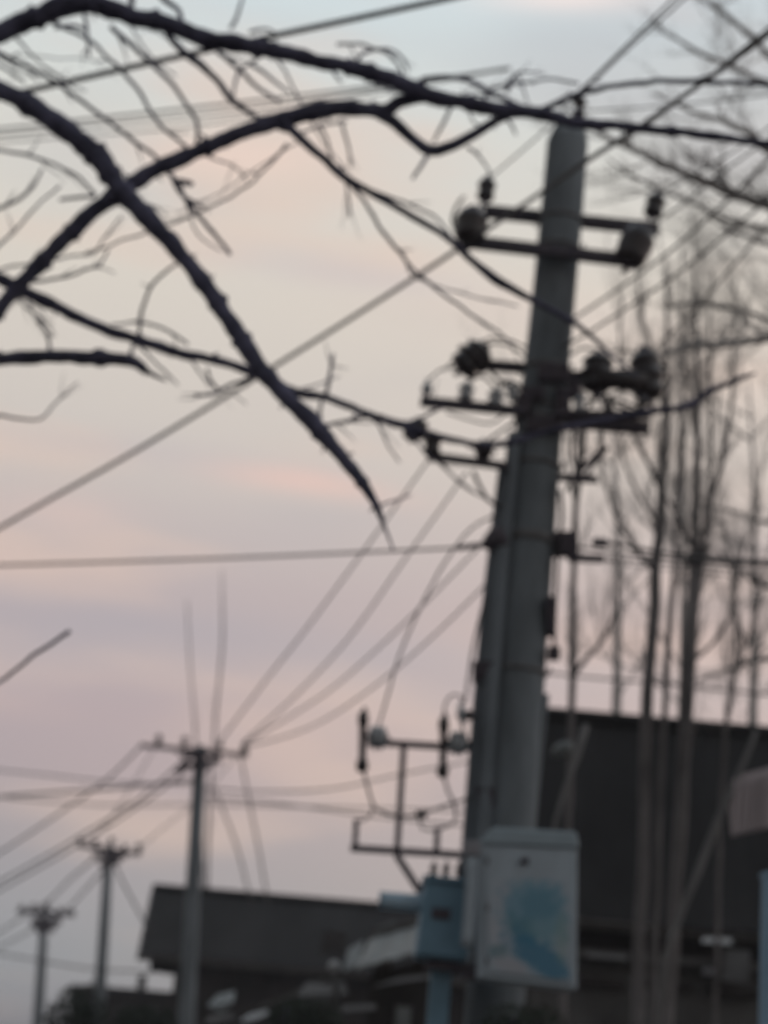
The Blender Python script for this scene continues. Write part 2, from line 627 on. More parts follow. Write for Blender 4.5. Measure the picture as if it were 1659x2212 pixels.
loop([(1020, 760), (1060, 742), (1104, 748), (1140, 775)], 6, .05, .05)
loop([(924, 824), (950, 800), (985, 792), (1010, 790)], 5, -.18, .05)
loop([(1010, 828), (1040, 812), (1072, 840)], 6, -.18, -.18)
loop([(1074, 842), (1100, 822), (1130, 840), (1150, 862)], 7, -.18, -.17)
loop([(1290, 850), (1270, 880), (1240, 888), (1210, 880)], 7)
loop([(1396, 862), (1372, 886), (1340, 880), (1318, 860), (1300, 846)], 7)
loop([(1320, 858), (1352, 842), (1390, 862)], 6, -.19, -.19)
loop([(1050, 792), (1080, 822), (1112, 838), (1150, 842)], 8, .0, -.17)
loop([(1100, 886), (1060, 914), (1010, 905), (965, 890)], 5, -.18, -.18)
loop([(1130, 900), (1090, 926), (1046, 958)], 6, -.17, -.16)
loop([(1240, 925), (1236, 980), (1244, 1020), (1222, 1060)], 8, -.15, -.12)
loop([(960, 800), (990, 770), (1030, 742), (1080, 730), (1140, 752)], 5, .05, .05)
loop([(1226, 770), (1260, 752), (1300, 760)], 6, .05, .05)
loop([(1220, 850), (1262, 866), (1300, 858), (1340, 868), (1400, 888)], 6)
loop([(1410, 800), (1440, 790), (1436, 830), (1412, 850)], 6, .05, .05)
loop([(1292, 772), (1330, 758), (1372, 762), (1392, 774)], 5, .05, .05)
# lower left bracket
crossarm(924, 985, 1100, 1008, 20, -0.16)
band(1008, 10)
insulator(pp(884, 916, -.16), pp(912, 942, -.16), 33, 2, core=.85)
insulator(pp(932, 988, -.16), pp(936, 938, -.16), 22, 2, core=.7)
insulator(pp(1064, 976, -.16), pp(1028, 967, -.16), 26, 2, core=.75)
k = G().bar(pp(1010, 963, -.16), pp(1100, 955, -.16), 0.014, 0.006)
k.out('brace', 'steel', pole)
crossarm(1205, 1031, 1290, 1036, 18, -.16, 'bracket')
k = G().bar(pp(1312, 966, -.16), pp(1256, 1012, -.16), 0.017, 0.006)
k.out('brace', 'steel', pole)
k = G().bar(pp(1262, 1030, -.16), pp(1312, 968, -.16), 0.009, 0.006)
k.out('brace', 'steel', pole)
# telecom hardware, strain clamps
k = G().lathe(pp(984, 1184, -.1), pp(1046, 1177, -.1), [(0, .008), (.1, .016), (.85, .018), (1, .01)], 10)
k.out('strain_clamp', 'steel', pole, True)
k = G()
k.lathe(pp(1042, 1178, -.1), pp(1092, 1160, -.1), [(0, .02), (.25, .05), (.6, .085), (.85, .09), (1, .07)], 12)
k.out('clamp_body', 'steel', pole, True)
band(1168, 22)
k = G().box(pp(1222, 1176, -.05), RT * px(24, pp(1222, 1176)), Vector((0, .05, 0)), UP * px(24, pp(1222, 1176)))
k.out('junction_box', 'steel', pole)
k = G().lathe(pp(1278, 1171, -.05), pp(1316, 1173, -.05), [(0, .012), (.2, .028), (.8, .028), (1, .012)], 10)
k.out('strain_clamp', 'steel', pole, True)
k = G().bar(pp(1226, 1204, -.05), pp(1304, 1208, -.05), .02, .02)
k.out('bracket', 'steel', pole)
for (x, y, w, h) in ((1044, 1452, 22, 20), (1196, 1412, 12, 12), (1048, 1725, 20, 20), (1188, 1332, 8, 40)):
    q = pp(x, y, -.1)
    k = G().box(q, RT * px(w, q), Vector((0, .05, 0)), UP * px(h, q))
    o = k.out('clamp_block', 'steel', pole)
band(1452, 9)
# riser pipes strapped along the left of the pole, conduit on the right
for x0, x1, w0, w1, dy in ((1112, 1026, 30, 36, -.12), (1088, 998, 24, 30, -.07)):
    y0 = 936 if w0 == 30 else 1012
    xs = x0 if w0 == 30 else x0
    P, Rr = path([(xs, y0), ((xs + x1) / 2 + 3, (y0 + 1760) / 2), (x1 + 8, 1900)], PY + dy, PY + dy, w0, w1, 60)
    G().tube(P, Rr, 12).out('riser_pipe', 'pipe', pole, True)
P, Rr = path([(1178, 1500), (1156, 1700), (1134, 1950), (1118, 2212)], PY - .03, PY - .03, 18, 24, 60)
G().tube(P, Rr, 12).out('conduit', 'pipe', pole, True)

# fuse frame reaching out to the left
FD = -0.05


def fbar(a, b, w, name='frame_bar', dy=FD):
    k = G().bar(pp(*a, dy), pp(*b, dy), px(w / 2, pp(*a)), 0.02)
    return k.out(name, 'steel', pole)


fbar((798, 1603), (1042, 1618), 13)
fbar((872, 1610), (858, 1836), 13)
fbar((757, 1832), (1012, 1848), 14)
fbar((767, 1826), (770, 1770), 12)
fbar((943, 1838), (945, 1788), 12)
fbar((856, 1846), (918, 1942), 14)
for x, y0, y1 in ((783, 1536, 1668), (957, 1548, 1680)):
    k = G()
    k.lathe(pp(x + 2, y0, FD - .06), pp(x - 1, y1, FD - .06), [(0, .012), (.05, .03), (.22, .03), (.24, .022), (.8, .022), (.82, .034), (.96, .034), (1, .018)], 12)
    f = k.out('fuse_tube', 'porcelain', pole, True)
    G().lathe(pp(x + 6, y0 + 6, FD - .06), pp(x + 4, y0 - 8, FD - .06), [(0, .012), (1, .012)], 8).out('contact', 'steel', f)
    insulator(pp(x + 12, y0 + 54, FD - .03), pp(x + 52, y0 + 60, FD - .03), 30, 3, 'porcelain_grey', core=.8)
insulator(pp(1030, 1545, -.2), pp(990, 1545, -.2), 12, 1, 'porcelain')
k = G().lathe(pp(995, 1518, -.2), pp(1000, 1570, -.2), [(0, .01), (.4, .025), (.6, .025), (1, .01)], 10)
k.out('surge_arrester', 'porcelain_grey', pole, True)
insulator(pp(898, 1762, -.05), pp(922, 1756, -.05), 14, 2, 'porcelain')


def jumper(pl, w, d0=0.0, d1=0.0, m='wire'):
    P, Rr = path(pl, PY + d0, PY + d1, w, w, 10)
    return G().tube(P, Rr, 6).out('jumper_wire', m, pole, True)


jumper([(786, 1668), (797, 1710), (808, 1742), (832, 1757), (870, 1764), (905, 1762)], 6, -.1, -.05)
jumper([(915, 1757), (950, 1744), (985, 1733), (1015, 1724)], 6, -.05, -.1)
jumper([(960, 1680), (968, 1710), (980, 1735), (985, 1770), (965, 1785), (945, 1790)], 6, -.1, -.05)
jumper([(806, 1742), (800, 1762), (785, 1772), (768, 1774)], 5, -.1, -.05)
jumper([(905, 1768), (912, 1790), (930, 1794), (943, 1790)], 5, -.05, -.05)
jumper([(958, 1550), (962, 1520), (978, 1500), (995, 1503), (1000, 1520)], 5, -.1, -.2)
jumper([(1003, 1520), (1010, 1480), (1022, 1400), (1048, 1290)], 6, -.2, -.15)
jumper([(1000, 1568), (1000, 1590), (990, 1600)], 5, -.2, -.1)
jumper([(1078, 1110), (1020, 1140), (968, 1204), (930, 1270), (890, 1350), (858, 1430), (838, 1500), (818, 1568)], 5, -.1, -.08)
jumper([(1022, 1018), (1036, 1050), (1055, 1080), (1084, 1096)], 9, -.16, -.14)
jumper([(946, 990), (985, 1035), (1018, 1060), (1062, 1082)], 5, -.16, -.14)
jumper([(1210, 1060), (1214, 1120), (1205, 1200), (1200, 1290), (1196, 1420)], 9, -.1, -.1, 'cable')
jumper([(1262, 930), (1258, 1000), (1246, 1090), (1240, 1160)], 8, -.1, -.05, 'cable')
jumper([(1300, 925), (1296, 970), (1268, 1032)], 6, -.12, -.12, 'cable')

# ------------------------------------------------------------------ transformer
TY = 10.0


def tp(x, y, dy=0.0):
    return at(x, y, TY + dy)


tb = tp(960, 2212)
tr = thing('transformer', 'blue-grey oil transformer tank fixed left of the pole under the fuse frame', 'transformer', Vector((tb.x, TY, 0)))
c = tp(964, 1990, .22)
hx = px(55, c)
g = G()
cx = Vector((1, 0, 0.0))
zt, zb = tp(964, 1904).z, tp(964, 2070).z
c = Vector((tp(964, 1990).x, TY + .22, (zt + zb) / 2))
tilt = (tp(975, 1900) - tp(955, 2070)).normalized()
g.box(c, Vector((hx, 0, -0.004)), Vector((0, .2, 0)), tilt * ((zt - zb) / 2))
tank = g.out('tank', 'transformer', tr)
bv = tank.modifiers.new('bevel', 'BEVEL')
bv.width = .018
bv.segments = 2
g = G()
g.box(c + tilt * ((zt - zb) / 2 + .012), Vector((hx * 1.06, 0, -0.004)), Vector((0, .22, 0)), tilt * .012)
g.out('lid', 'transformer', tr)
g = G().box(c + Vector((-.03, -.203, .03)), Vector((.05, 0, 0)), Vector((0, .004, 0)), Vector((0, 0, .03)))
g.out('rating_plate', 'steel', tr)
g = G()
a, b = tp(822, 1945, .15), tp(918, 1952, .15)
rr = px(19, a)
g.lathe(a, b, [(0, rr * .6), (.02, rr * .95), (.06, rr), (.94, rr), (1, rr * .9)], 20)
cons = g.out('conservator_tank', 'conservator', tr, True)
g = G().lathe(a - (b - a) * .03, a + (b - a) * .01, [(0, rr * .8), (.3, rr * 1.08), (1, rr * 1.08)], 20)
g.out('end_cap', 'transformer', cons, True)
for xx in (935, 962, 990):
    a = tp(xx, 1894, .2)
    insulator(a, a + Vector((.004, 0, .075)), 10, 3, 'porcelain', 'bushing', root=tr)
# mounting column and platform beams below the tank
g = G()
g.bar(Vector((c.x, TY + .2, zb + .01)), Vector((c.x - .03, TY + .2, -.05)), px(22, c), .05)
g.out('support_post', 'transformer', tr)
g = G().bar(Vector((c.x - hx * .6, TY + .1, zb - .03)), Vector((c.x + hx * 1.3, TY + .1, zb - .04)), .025, .03)
g.out('platform_beam', 'steel', tr)
g = G().bar(Vector((c.x - hx * .6, TY + .32, zb - .03)), Vector((c.x + hx * 1.3, TY + .32, zb - .04)), .025, .03)
g.out('platform_beam', 'steel', tr)

# ------------------------------------------------------------------ switch cabinet
CY = 9.75


def cp(x, y, dy=0.0):
    return at(x, y, CY + dy)


cab = thing('switch_cabinet', 'grey metal switch cabinet with smeared blue print strapped to the pole', 'cabinet',
            Vector((cp(1150, 2212).x, CY, cp(1150, 2125).z)))
dback = Vector((0, .26, 0))
g = G()
body = [cp(1034, 1822), cp(1247, 1830), cp(1246, 2138), cp(1036, 2112)]
g.slab(body, dback)
o = g.out('body', 'cabinet', cab)
bv = o.modifiers.new('bevel', 'BEVEL')
bv.width = .008
bv.segments = 2
g = G()
hood = [cp(1065, 1786, -.02), cp(1245, 1796, -.02), cp(1252, 1832, -.02), cp(1032, 1822, -.02)]
g.slab(hood, Vector((0, .32, 0)))
o = g.out('hood', 'cabinet_hood', cab)
bv = o.modifiers.new('bevel', 'BEVEL')
bv.width = .012
bv.segments = 2
g = G()
door = [cp(1049, 1836, -.012), cp(1237, 1843, -.012), cp(1236, 2122, -.012), cp(1051, 2098, -.012)]
g.slab(door, Vector((0, .01, 0)))
dr = g.out('door', 'cabinet', cab)
g = G()
g.lathe(cp(1125, 1858, -.03), cp(1142, 1860, -.03), [(0, .016), (1, .016)], 10)
g.out('latch', 'steel', dr)
for y in (1860, 1960, 2075):
    G().lathe(cp(1053, y - 8, -.015), cp(1053, y + 8, -.015), [(0, .006), (1, .006)], 8).out('hinge', 'steel', dr)


def print_material(blobs):
    """smeared flat print: soft noisy patches of ink on the grey door"""
    m = bpy.data.materials.new('smeared_blue_print')
    m.use_nodes = True
    n, l = m.node_tree.nodes, m.node_tree.links
    b = n['Principled BSDF']
    b.inputs['Roughness'].default_value = .6
    t = n.new('ShaderNodeTexCoord')
    no = n.new('ShaderNodeTexNoise')
    no.inputs['Scale'].default_value = 16
    no.inputs['Detail'].default_value = 5
    l.new(t.outputs['UV'], no.inputs['Vector'])
    no.inputs['Scale'].default_value = 5

    def mm(op, a_, b_):
        k = n.new('ShaderNodeMath')
        k.operation = op
        for i_, v_ in enumerate((a_, b_)):
            if isinstance(v_, (int, float)):
                k.inputs[i_].default_value = v_
            else:
                l.new(v_, k.inputs[i_])
        return k.outputs[0]
    sp = n.new('ShaderNodeSeparateXYZ')
    l.new(t.outputs['UV'], sp.inputs[0])
    col = None
    for (bx, by, su, sv, tl, st, cc) in blobs:
        c_, s_ = math.cos(R(tl)), math.sin(R(tl))
        dx, dy = mm('SUBTRACT', sp.outputs[0], bx), mm('SUBTRACT', sp.outputs[1], by)
        u = mm('DIVIDE', mm('ADD', mm('MULTIPLY', dx, c_), mm('MULTIPLY', dy, s_)), su)
        v = mm('DIVIDE', mm('SUBTRACT', mm('MULTIPLY', dy, c_), mm('MULTIPLY', dx, s_)), sv)
        d = mm('ADD', mm('SQRT', mm('ADD', mm('MULTIPLY', u, u), mm('MULTIPLY', v, v)), 0), mm('MULTIPLY', mm('SUBTRACT', no.outputs[0], .5), 1.6))
        mr = n.new('ShaderNodeMapRange')
        mr.interpolation_type = 'SMOOTHSTEP'
        mr.inputs['From Min'].default_value = 1.25
        mr.inputs['From Max'].default_value = .7
        l.new(d, mr.inputs['Value'])
        mx = n.new('ShaderNodeMix')
        mx.data_type = 'RGBA'
        l.new(mm('MULTIPLY', mr.outputs[0], st), mx.inputs[0])
        if col is None:
            mx.inputs[6].default_value = (.46, .535, .585, 1)
        else:
            l.new(col, mx.inputs[6])
        mx.inputs[7].default_value = (*cc, 1)
        col = mx.outputs[2]
    l.new(col, b.inputs['Base Color'])
    return m


# u, v in frame units scaled by 1/100 from the panel's upper left corner
pm = print_material([(.3, .9, .3, .85, 4, .7, (.52, .54, .58)), (1.02, .72, .78, .72, 8, .8, (.17, .38, .49)), (1.1, .62, .4, .36, 0, .6, (.12, .30, .40)), (.75, 1.12, .42, .26, 35, .7, (.10, .27, .34)),
                     (1.25, 1.2, .42, .34, 20, .6, (.24, .42, .48)), (1.12, 1.72, .82, .32, 34, .9, (.07, .25, .38)), (.2, 1.6, .26, .15, 5, .7, (.14, .26, .30)), (.5, 1.9, .4, .17, 20, .6, (.48, .47, .5)),
                     (1.6, 1.3, .14, .6, 0, .4, (.3, .42, .38))])
pn = [(1054, 1896), (1231, 1902), (1230, 2118), (1056, 2095)]
g = G().slab([cp(x, y, -.0145) for x, y in pn], Vector((0, .001, 0)))
po = g.out('print', pm, dr)
uvl = po.data.uv_layers.new(name='UVMap')
for lp_ in po.data.loops:
    x, y = pn[lp_.vertex_index % 4]
    uvl.data[lp_.index].uv = ((x - 1054) / 100, (y - 1896) / 100)
# pale pipes and a meter head beside the cabinet
g = G()
P, Rr = path([(1020, 1850), (1016, 1950), (1008, 2045)], CY + .02, CY + .02, 26, 26, 30)
g.tube(P, Rr, 12)
g.out('side_pipe', 'cabinet', cab, True)
q = cp(1018, 1834, .02)
o = G().box(q, RT * px(19, q), Vector((0, .05, 0)), UP * px(16, q)).out('meter_head', 'print_pale', cab)
bv = o.modifiers.new('bevel', 'BEVEL')
bv.width = .01
bv.segments = 2
q = cp(1044, 2076, .1)
G().bar(cp(1000, 2106, .28), cp(1250, 2128, .28), .025, .02).out('strap', 'steel', cab)

# ------------------------------------------------------------------ far poles


def far_pole(cx, ytop, ybot_x, Y, w, arm, label, braces, low=None):
    t_, b_ = at(cx, ytop, Y), at(ybot_x, 2212, Y)
    bx = b_.x + (b_.x - t_.x) * (b_.z / max(t_.z - b_.z, .1))
    root = thing('utility_pole', label, 'utility pole', Vector((bx, Y, 0)), 'concrete poles marching away down the lane')
    r = px(w / 2, t_)
    G().tube([t_, (t_ * .5 + b_ * .5), b_, Vector((bx, Y, -.3))], [r, r * 1.2, r * 1.4, r * 1.75], 16).out('shaft', 'concrete', root, True)
    (xa, ya), (xb, yb), wa = arm
    a, b = at(xa, ya, Y - .15), at(xb, yb, Y - .15)
    G().bar(a, b, px(wa / 2, a), .03).out('crossarm', 'steel', root)
    for (xi, yi, h, ri) in braces:
        q = at(xi, yi, Y - .15)
        insulator(q, at(xi + 2, yi - h, Y - .15), ri, 2, root=root, rod=False)
    for s, k in ((-1, .42), (1, .42)):
        ex = cx + (xa - cx if s < 0 else xb - cx) * k
        ey = ytop + (ya - ytop if s < 0 else yb - ytop) * k
        G().bar(at(ex, ey + 8, Y - .13), at(cx + s * 2, ytop + 70 * w / 30, Y - .13), px(2.6, a), .01).out('brace', 'steel', root)
    if low:
        for (x0, y0, x1, y1, ww) in low:
            G().bar(at(x0, y0, Y - .14), at(x1, y1, Y - .14), px(ww / 2, a), .02).out('bracket', 'steel', root)
    return root


far_pole(433, 1612, 402, 35, 26, ((302, 1610), (536, 1632), 9), 'nearest of the three distant concrete poles, rising behind the dark roof',
         [(342, 1612, 26, 9), (398, 1614, 24, 9), (474, 1616, 16, 9), (528, 1630, 28, 10)],
         [(388, 1657, 478, 1642, 14), (396, 1634, 474, 1624, 14), (378, 1668, 440, 1640, 9)])
far_pole(236, 1826, 212, 50, 19, ((170, 1826), (302, 1846), 9), 'middle one of the three distant concrete poles, left of the roof',
         [(173, 1828, 18, 8), (205, 1828, 16, 9), (240, 1824, 16, 8), (268, 1840, 16, 9), (299, 1847, 26, 9)],
         [(200, 1850, 274, 1848, 12), (214, 1868, 260, 1860, 12)])
far_pole(97, 1962, 82, 67, 17, ((38, 1968), (162, 1976), 10), 'farthest and smallest of the three distant concrete poles, at the picture edge',
         [(46, 1968, 14, 8), (72, 1968, 16, 8), (100, 1964, 18, 8), (128, 1974, 14, 8), (154, 1978, 14, 8)],
         [(66, 1994, 132, 1990, 16), (78, 2010, 120, 2006, 12)])

# ------------------------------------------------------------------ wires
def wire(name, label, pl, Y0, Y1, w0, w1, m='wire', cat='wire', group=None, step=30):
    P, Rr = path(pl, Y0, Y1, w0, w1, step)
    o = G().tube(P, Rr, 6).out(name, m, None, True)
    return tag(o, label, cat, group)


W = PY
wire('overhead_cable', 'thick dark cable sloping up to the right behind the topmost bare branch',
     [(-700, 366), (20, 205), (400, 119), (829, 27), (980, -6), (1500, -120)], 9.5, 8.5, 14, 15, 'cable', 'cable')
wire('overhead_wire', 'long wire from the left bell insulator sloping down across the open sky',
     [(-700, 1545), (0, 1140), (300, 970), (600, 787), (900, 597), (1015, 520)], 17, W - .2, 8, 10)
wire('overhead_wire', 'wire running from the left bell insulator across the pole front to the upper right',
     [(1015, 520), (1180, 408), (1270, 345), (1430, 240), (1659, 76), (2100, -245)], W - .2, 5.2, 8, 15)
wire('overhead_wire', 'second wire hugging the one that crosses the pole front at upper right',
     [(1040, 508), (1270, 350), (1430, 246), (1659, 62), (2100, -290)], W - .2, 5.2, 4, 8)
wire('overhead_wire', 'wire from the left upper pin insulator passing behind the pole tip',
     [(1054, 388), (1190, 270), (1240, 212), (1340, 112), (1452, 0), (1700, -250)], W + .17, 7.4, 4, 7)
wire('overhead_wire', 'twin wire running beside the one behind the pole tip, towards the top edge',
     [(1252, 206), (1340, 120), (1474, 0), (1700, -205)], W, 7.4, 5, 7)
wire('overhead_wire', 'thin wire leaving the right upper pin insulator to the right edge',
     [(1420, 422), (1510, 372), (1589, 325), (1659, 278), (2000, 50)], W + .17, 8, 4, 5)
wire('overhead_wire', 'upper of two parallel wires rising right from beside the pole below the arms',
     [(1200, 715), (1349, 615), (1466, 527), (1595, 410), (1659, 346), (2000, 10)], W, 8, 6, 7)
wire('overhead_wire', 'lower of two parallel wires rising right from beside the pole below the arms',
     [(1190, 765), (1287, 709), (1466, 589), (1600, 480), (1659, 431), (2000, 140)], W, 8, 6, 7)
wire('overhead_wire', 'thin wire leaving the right bell insulator, rising steeply to the right edge',
     [(1386, 500), (1466, 448), (1560, 372), (1659, 300), (2000, 40)], W - .17, 8, 4.5, 6)
wire('overhead_wire', 'thin wire fanning out from the pole tip nearly level to the right edge',
     [(1252, 240), (1400, 232), (1530, 220), (1659, 204), (2000, 150)], W, 9, 4, 5)
wire('overhead_wire', 'steep thin wire from the right middle insulator up past the poplars',
     [(1392, 774), (1480, 690), (1570, 590), (1659, 480), (1950, 90)], W + .05, 8, 4, 5)
wire('overhead_wire', 'single nearly level wire ending in the strain clamp left of the pole',
     [(-600, 1236), (0, 1221), (500, 1205), (985, 1184)], 15, W - .1, 6, 6, 'cable')
for i, (l, pl) in enumerate((
        ('highest of the thin wires sagging down to the nearest distant pole', [(928, 990), (800, 1170), (660, 1360), (580, 1462), (476, 1600)]),
        ('second of the thin wires sagging down to the nearest distant pole', [(1008, 1020), (880, 1200), (760, 1370), (640, 1500), (528, 1602)]),
        ('third of the thin wires sagging down to the nearest distant pole', [(1075, 1140), (930, 1290), (830, 1388), (700, 1500), (531, 1604)]),
        ('lowest of the thin wires sagging down to the nearest distant pole', [(1085, 1225), (955, 1356), (830, 1466), (700, 1556), (600, 1596), (534, 1610)]))):
    wire('line_wire', l, pl, W - .1, 34.85, 4.6, 4.2, 'wire', 'wire', 'wires between the near and far poles')
for l, pl in (('upper wire leaving the nearest distant pole down to the left', [(304, 1612), (240, 1676), (150, 1742), (0, 1842), (-300, 2030)]),
              ('lower wire leaving the nearest distant pole down to the left', [(400, 1640), (300, 1726), (150, 1820), (0, 1904), (-300, 2060)]),
              ('third wire leaving the nearest distant pole just under the other two', [(420, 1650), (310, 1734), (160, 1830), (0, 1922), (-300, 2085)])):
    wire('line_wire', l, pl, 34.8, 40, 5, 5, 'wire', 'wire', 'wires leaving the nearest distant pole')
wire('line_wire', 'level cable entering from the left edge to the nearest distant pole', [(-200, 1735), (0, 1721), (165, 1709), (300, 1697), (430, 1683)], 45, 34.8, 6, 6)
wire('line_wire', 'cable leaving the nearest distant pole, dipping then rising toward the fuse frame', [(436, 1700), (520, 1709), (650, 1709), (750, 1699), (850, 1676), (1040, 1640)], 34.8, 14, 4, 4)
wire('line_wire', 'faint cable leaving the nearest distant pole and falling slightly to the right', [(436, 1722), (600, 1736), (829, 1766), (1040, 1786)], 34.8, 20, 4, 4)
wire('line_wire', 'very faint level cable in the sky left of the nearest distant pole', [(-100, 1654), (100, 1674), (250, 1690), (432, 1694)], 48, 34.9, 3.5, 3.5)
wire('line_wire', 'faint long cable crossing behind the nearest distant pole and sinking right', [(-100, 1712), (200, 1738), (440, 1738), (700, 1744), (1040, 1752)], 60, 40, 3.5, 3.5)
for l, pl in (('wire from the nearest to the middle distant pole, left side', [(342, 1600), (290, 1690), (230, 1780), (174, 1822)]),
              ('wire from the nearest to the middle distant pole, right side', [(528, 1612), (430, 1725), (350, 1790), (300, 1834)])):
    wire('line_wire', l, pl, 34.8, 49.8, 2.6, 2.6, 'wire', 'wire', 'wires between the distant poles')
for l, pl in (('upper wire from the middle to the farthest distant pole', [(210, 1850), (150, 1900), (108, 1945), (80, 1962)]),
              ('lower wire from the middle to the farthest distant pole', [(240, 1862), (200, 1905), (160, 1950), (140, 1968)])):
    wire('line_wire', l, pl, 49.8, 66.8, 5, 4, 'wire', 'wire', 'wires between the distant poles')
for l, pl in (('upper wire running off left from the farthest distant pole', [(60, 1972), (20, 2000), (-60, 2050)]),
              ('lower wire running off left from the farthest distant pole', [(84, 2000), (30, 2030), (-60, 2075)])):
    wire('line_wire', l, pl, 66.8, 72, 4, 4, 'wire', 'wire', 'wires beyond the farthest pole')
wire('line_wire', 'low cable crossing behind the two smallest poles just above the low roof', [(-100, 2052), (0, 2060), (90, 2076), (210, 2094), (330, 2098)], 68, 45, 4, 4)
for l, pl in (('stay wire dropping right from the nearest distant pole to the roof', [(520, 1636), (540, 1740), (560, 1840), (580, 1960)]),
              ('shorter stay wire beside the nearest distant pole, ending behind the roof', [(462, 1700), (490, 1770), (515, 1840), (545, 1960)]),
              ('stay wire dropping right from the middle distant pole', [(244, 1860), (270, 1915), (300, 1970), (330, 2030)])):
    wire('stay_wire', l, pl, 34.9, 34.9, 4.5, 4.5, 'wire', 'wire', 'stay wires of the distant poles')
# thin wires crossing the upper left sky
for l, pl, w in (('uppermost of the thin parallel wires crossing the upper left sky', [(-300, 302), (0, 279), (160, 262), (430, 232), (640, 208), (829, 184), (1100, 150)], 6.5),
                 ('middle one of the thin parallel wires crossing the upper left sky', [(-300, 312), (0, 292), (170, 275), (450, 248), (640, 222), (829, 190), (1100, 146)], 5),
                 ('lowest of the thin parallel wires crossing the upper left sky', [(-300, 330), (0, 306), (200, 292), (400, 274), (620, 240), (829, 200), (1100, 148)], 4)):
    wire('service_wire', l, pl, 22, 14, w, w, 'wire', 'wire', 'thin wires crossing the upper sky')
# telecom bundle to the right of the pole
for l, pl, w in (('upper telecom cable running right from the clamp on the pole', [(1310, 1172), (1349, 1178), (1422, 1192), (1507, 1204), (1659, 1213), (1900, 1222)], 8),
                 ('middle telecom cable running right past the poplar trunks', [(1240, 1180), (1340, 1195), (1430, 1206), (1510, 1212), (1659, 1220), (1900, 1230)], 6),
                 ('lower telecom cable running right past the poplar trunks', [(1300, 1207), (1422, 1216), (1510, 1224), (1659, 1236), (1900, 1252)], 4),
                 ('lowest thin telecom cable running right past the poplar trunks', [(1236, 1200), (1400, 1226), (1510, 1236), (1659, 1256), (1900, 1280)], 3)):
    wire('telecom_cable', l, pl, W - .05, 14, w, w, 'cable', 'cable', 'telecom cables right of the pole')
wire('telecom_cable', 'faint cable crossing low behind the poplar trunks above the dark roof', [(1170, 1452), (1280, 1464), (1400, 1474), (1659, 1500), (1900, 1520)], 18, 20, 5, 5, 'cable', 'cable')
P, Rr = path([(1628, 1250), (1634, 1262)], 14, 14, 22, 18, 8)
tag(G().tube(P, Rr, 8).out('cable_splice', 'cable', None, True), 'small dark splice closure hung on the telecom cable by the right edge', 'splice closure')
q = at(1502, 1208, 12.2)
o = G().box(q, RT * px(17, q), Vector((0, .04, 0)), UP * px(12, q)).out('cable_splice', 'cable')
tag(o, 'dark splice box on the telecom cables in front of the right poplar trunk', 'splice closure')

# ------------------------------------------------------------------ branching
def grow(g, a, d, ln, r, depth, rng, up=.25, n=5):
    """one curving shoot with side shoots"""
    k = 5
    pts, rad = [a.copy()], [r]
    p, dd = a.copy(), d.normalized()
    for i in range(k):
        dd = (dd + Vector((rng.uniform(-.16, .16), rng.uniform(-.16, .16), rng.uniform(-.1, .1) + up * .22))).normalized()
        p = p + dd * (ln / k)
        pts.append(p.copy())
        rad.append(r * (1 - .72 * (i + 1) / k))
    g.tube(pts, rad, n, cap=False)
    if depth <= 0:
        return
    for i in range(1, k + 1):
        for _ in range(2 if rng.random() < .55 else 1):
            ax_ = Vector((rng.uniform(-1, 1), rng.uniform(-1, 1), rng.uniform(-.2, .9)))
            nd = (dd * .75 + ax_ * .62).normalized()
            grow(g, pts[i], nd, ln * rng.uniform(.34, .6), max(rad[i] * .6, .0016), depth - 1, rng, up, 4)


# ------------------------------------------------------------------ near bare tree (trunk stands left of the frame)
TB = at(-700, 1700, 7.6)
tree = thing('bare_tree', 'near bare tree whose dark limbs reach in from the upper left', 'tree', Vector((TB.x, 7.6, 0)))
tp0 = [Vector((TB.x, 7.6, -.2)), Vector((TB.x, 7.6, .6)), at(-690, 1700, 7.6), at(-660, 1200, 7.6), at(-640, 800, 7.6), at(-620, 300, 7.6), at(-600, -200, 7.5)]
G().tube(tp0, [.24, .17, .15, .14, .12, .10, .06], 14, .15, 3).out('trunk', 'bark', tree, True)
sd_ = 0


def branch(pl, Y0, Y1, parent, name, w0=None, w1=None, jit=2.0, n=9, m='bark'):
    global sd_
    sd_ += 1
    P, Rr = path(pl, Y0, Y1, w0, w1, 9 if name == 'limb' else 12, jit, sd_)
    if name == 'limb':
        # knots and healed buds along the limb
        for k in range(3, len(Rr) - 3):
            Rr[k] *= 1 + .2 * noise.noise(Vector((k * .31, sd_ * 3.1, 0))) + (.3 if random.random() < .035 else 0)
    return G().tube(P, Rr, n, .22, sd_).out(name, m, parent, True)


def spurs(limb_pl, Y, parent, every=60, ln=(3, 12), w=7):
    """short buds and dead spurs along a limb"""
    pts = spline([(x, y, ww) for x, y, ww in limb_pl], every)
    for i in range(1, len(pts) - 1):
        g = G()
        if pts[i][0] < -20 or random.random() < .72:
            continue
        x, y, ww = pts[i]
        dx, dy = pts[i + 1][0] - pts[i - 1][0], pts[i + 1][1] - pts[i - 1][1]
        l = math.hypot(dx, dy)
        s = random.choice((-1, 1))
        L = random.uniform(*ln)
        a = at(x, y, Y)
        b = at(x - dy / l * s * (ww * .5 + L) + dx / l * L * .8, y + dx / l * s * (ww * .5 + L) + dy / l * L * .8, Y + random.uniform(-.1, .1))
        mid = (a + b) / 2 + UP * px(random.uniform(-2, 3), a)
        g.tube([a, mid, b], [px(w * .62, a), px(w * .45, a), px(w * .2, a)], 6)
        g.out('spur', 'bark', parent, True)


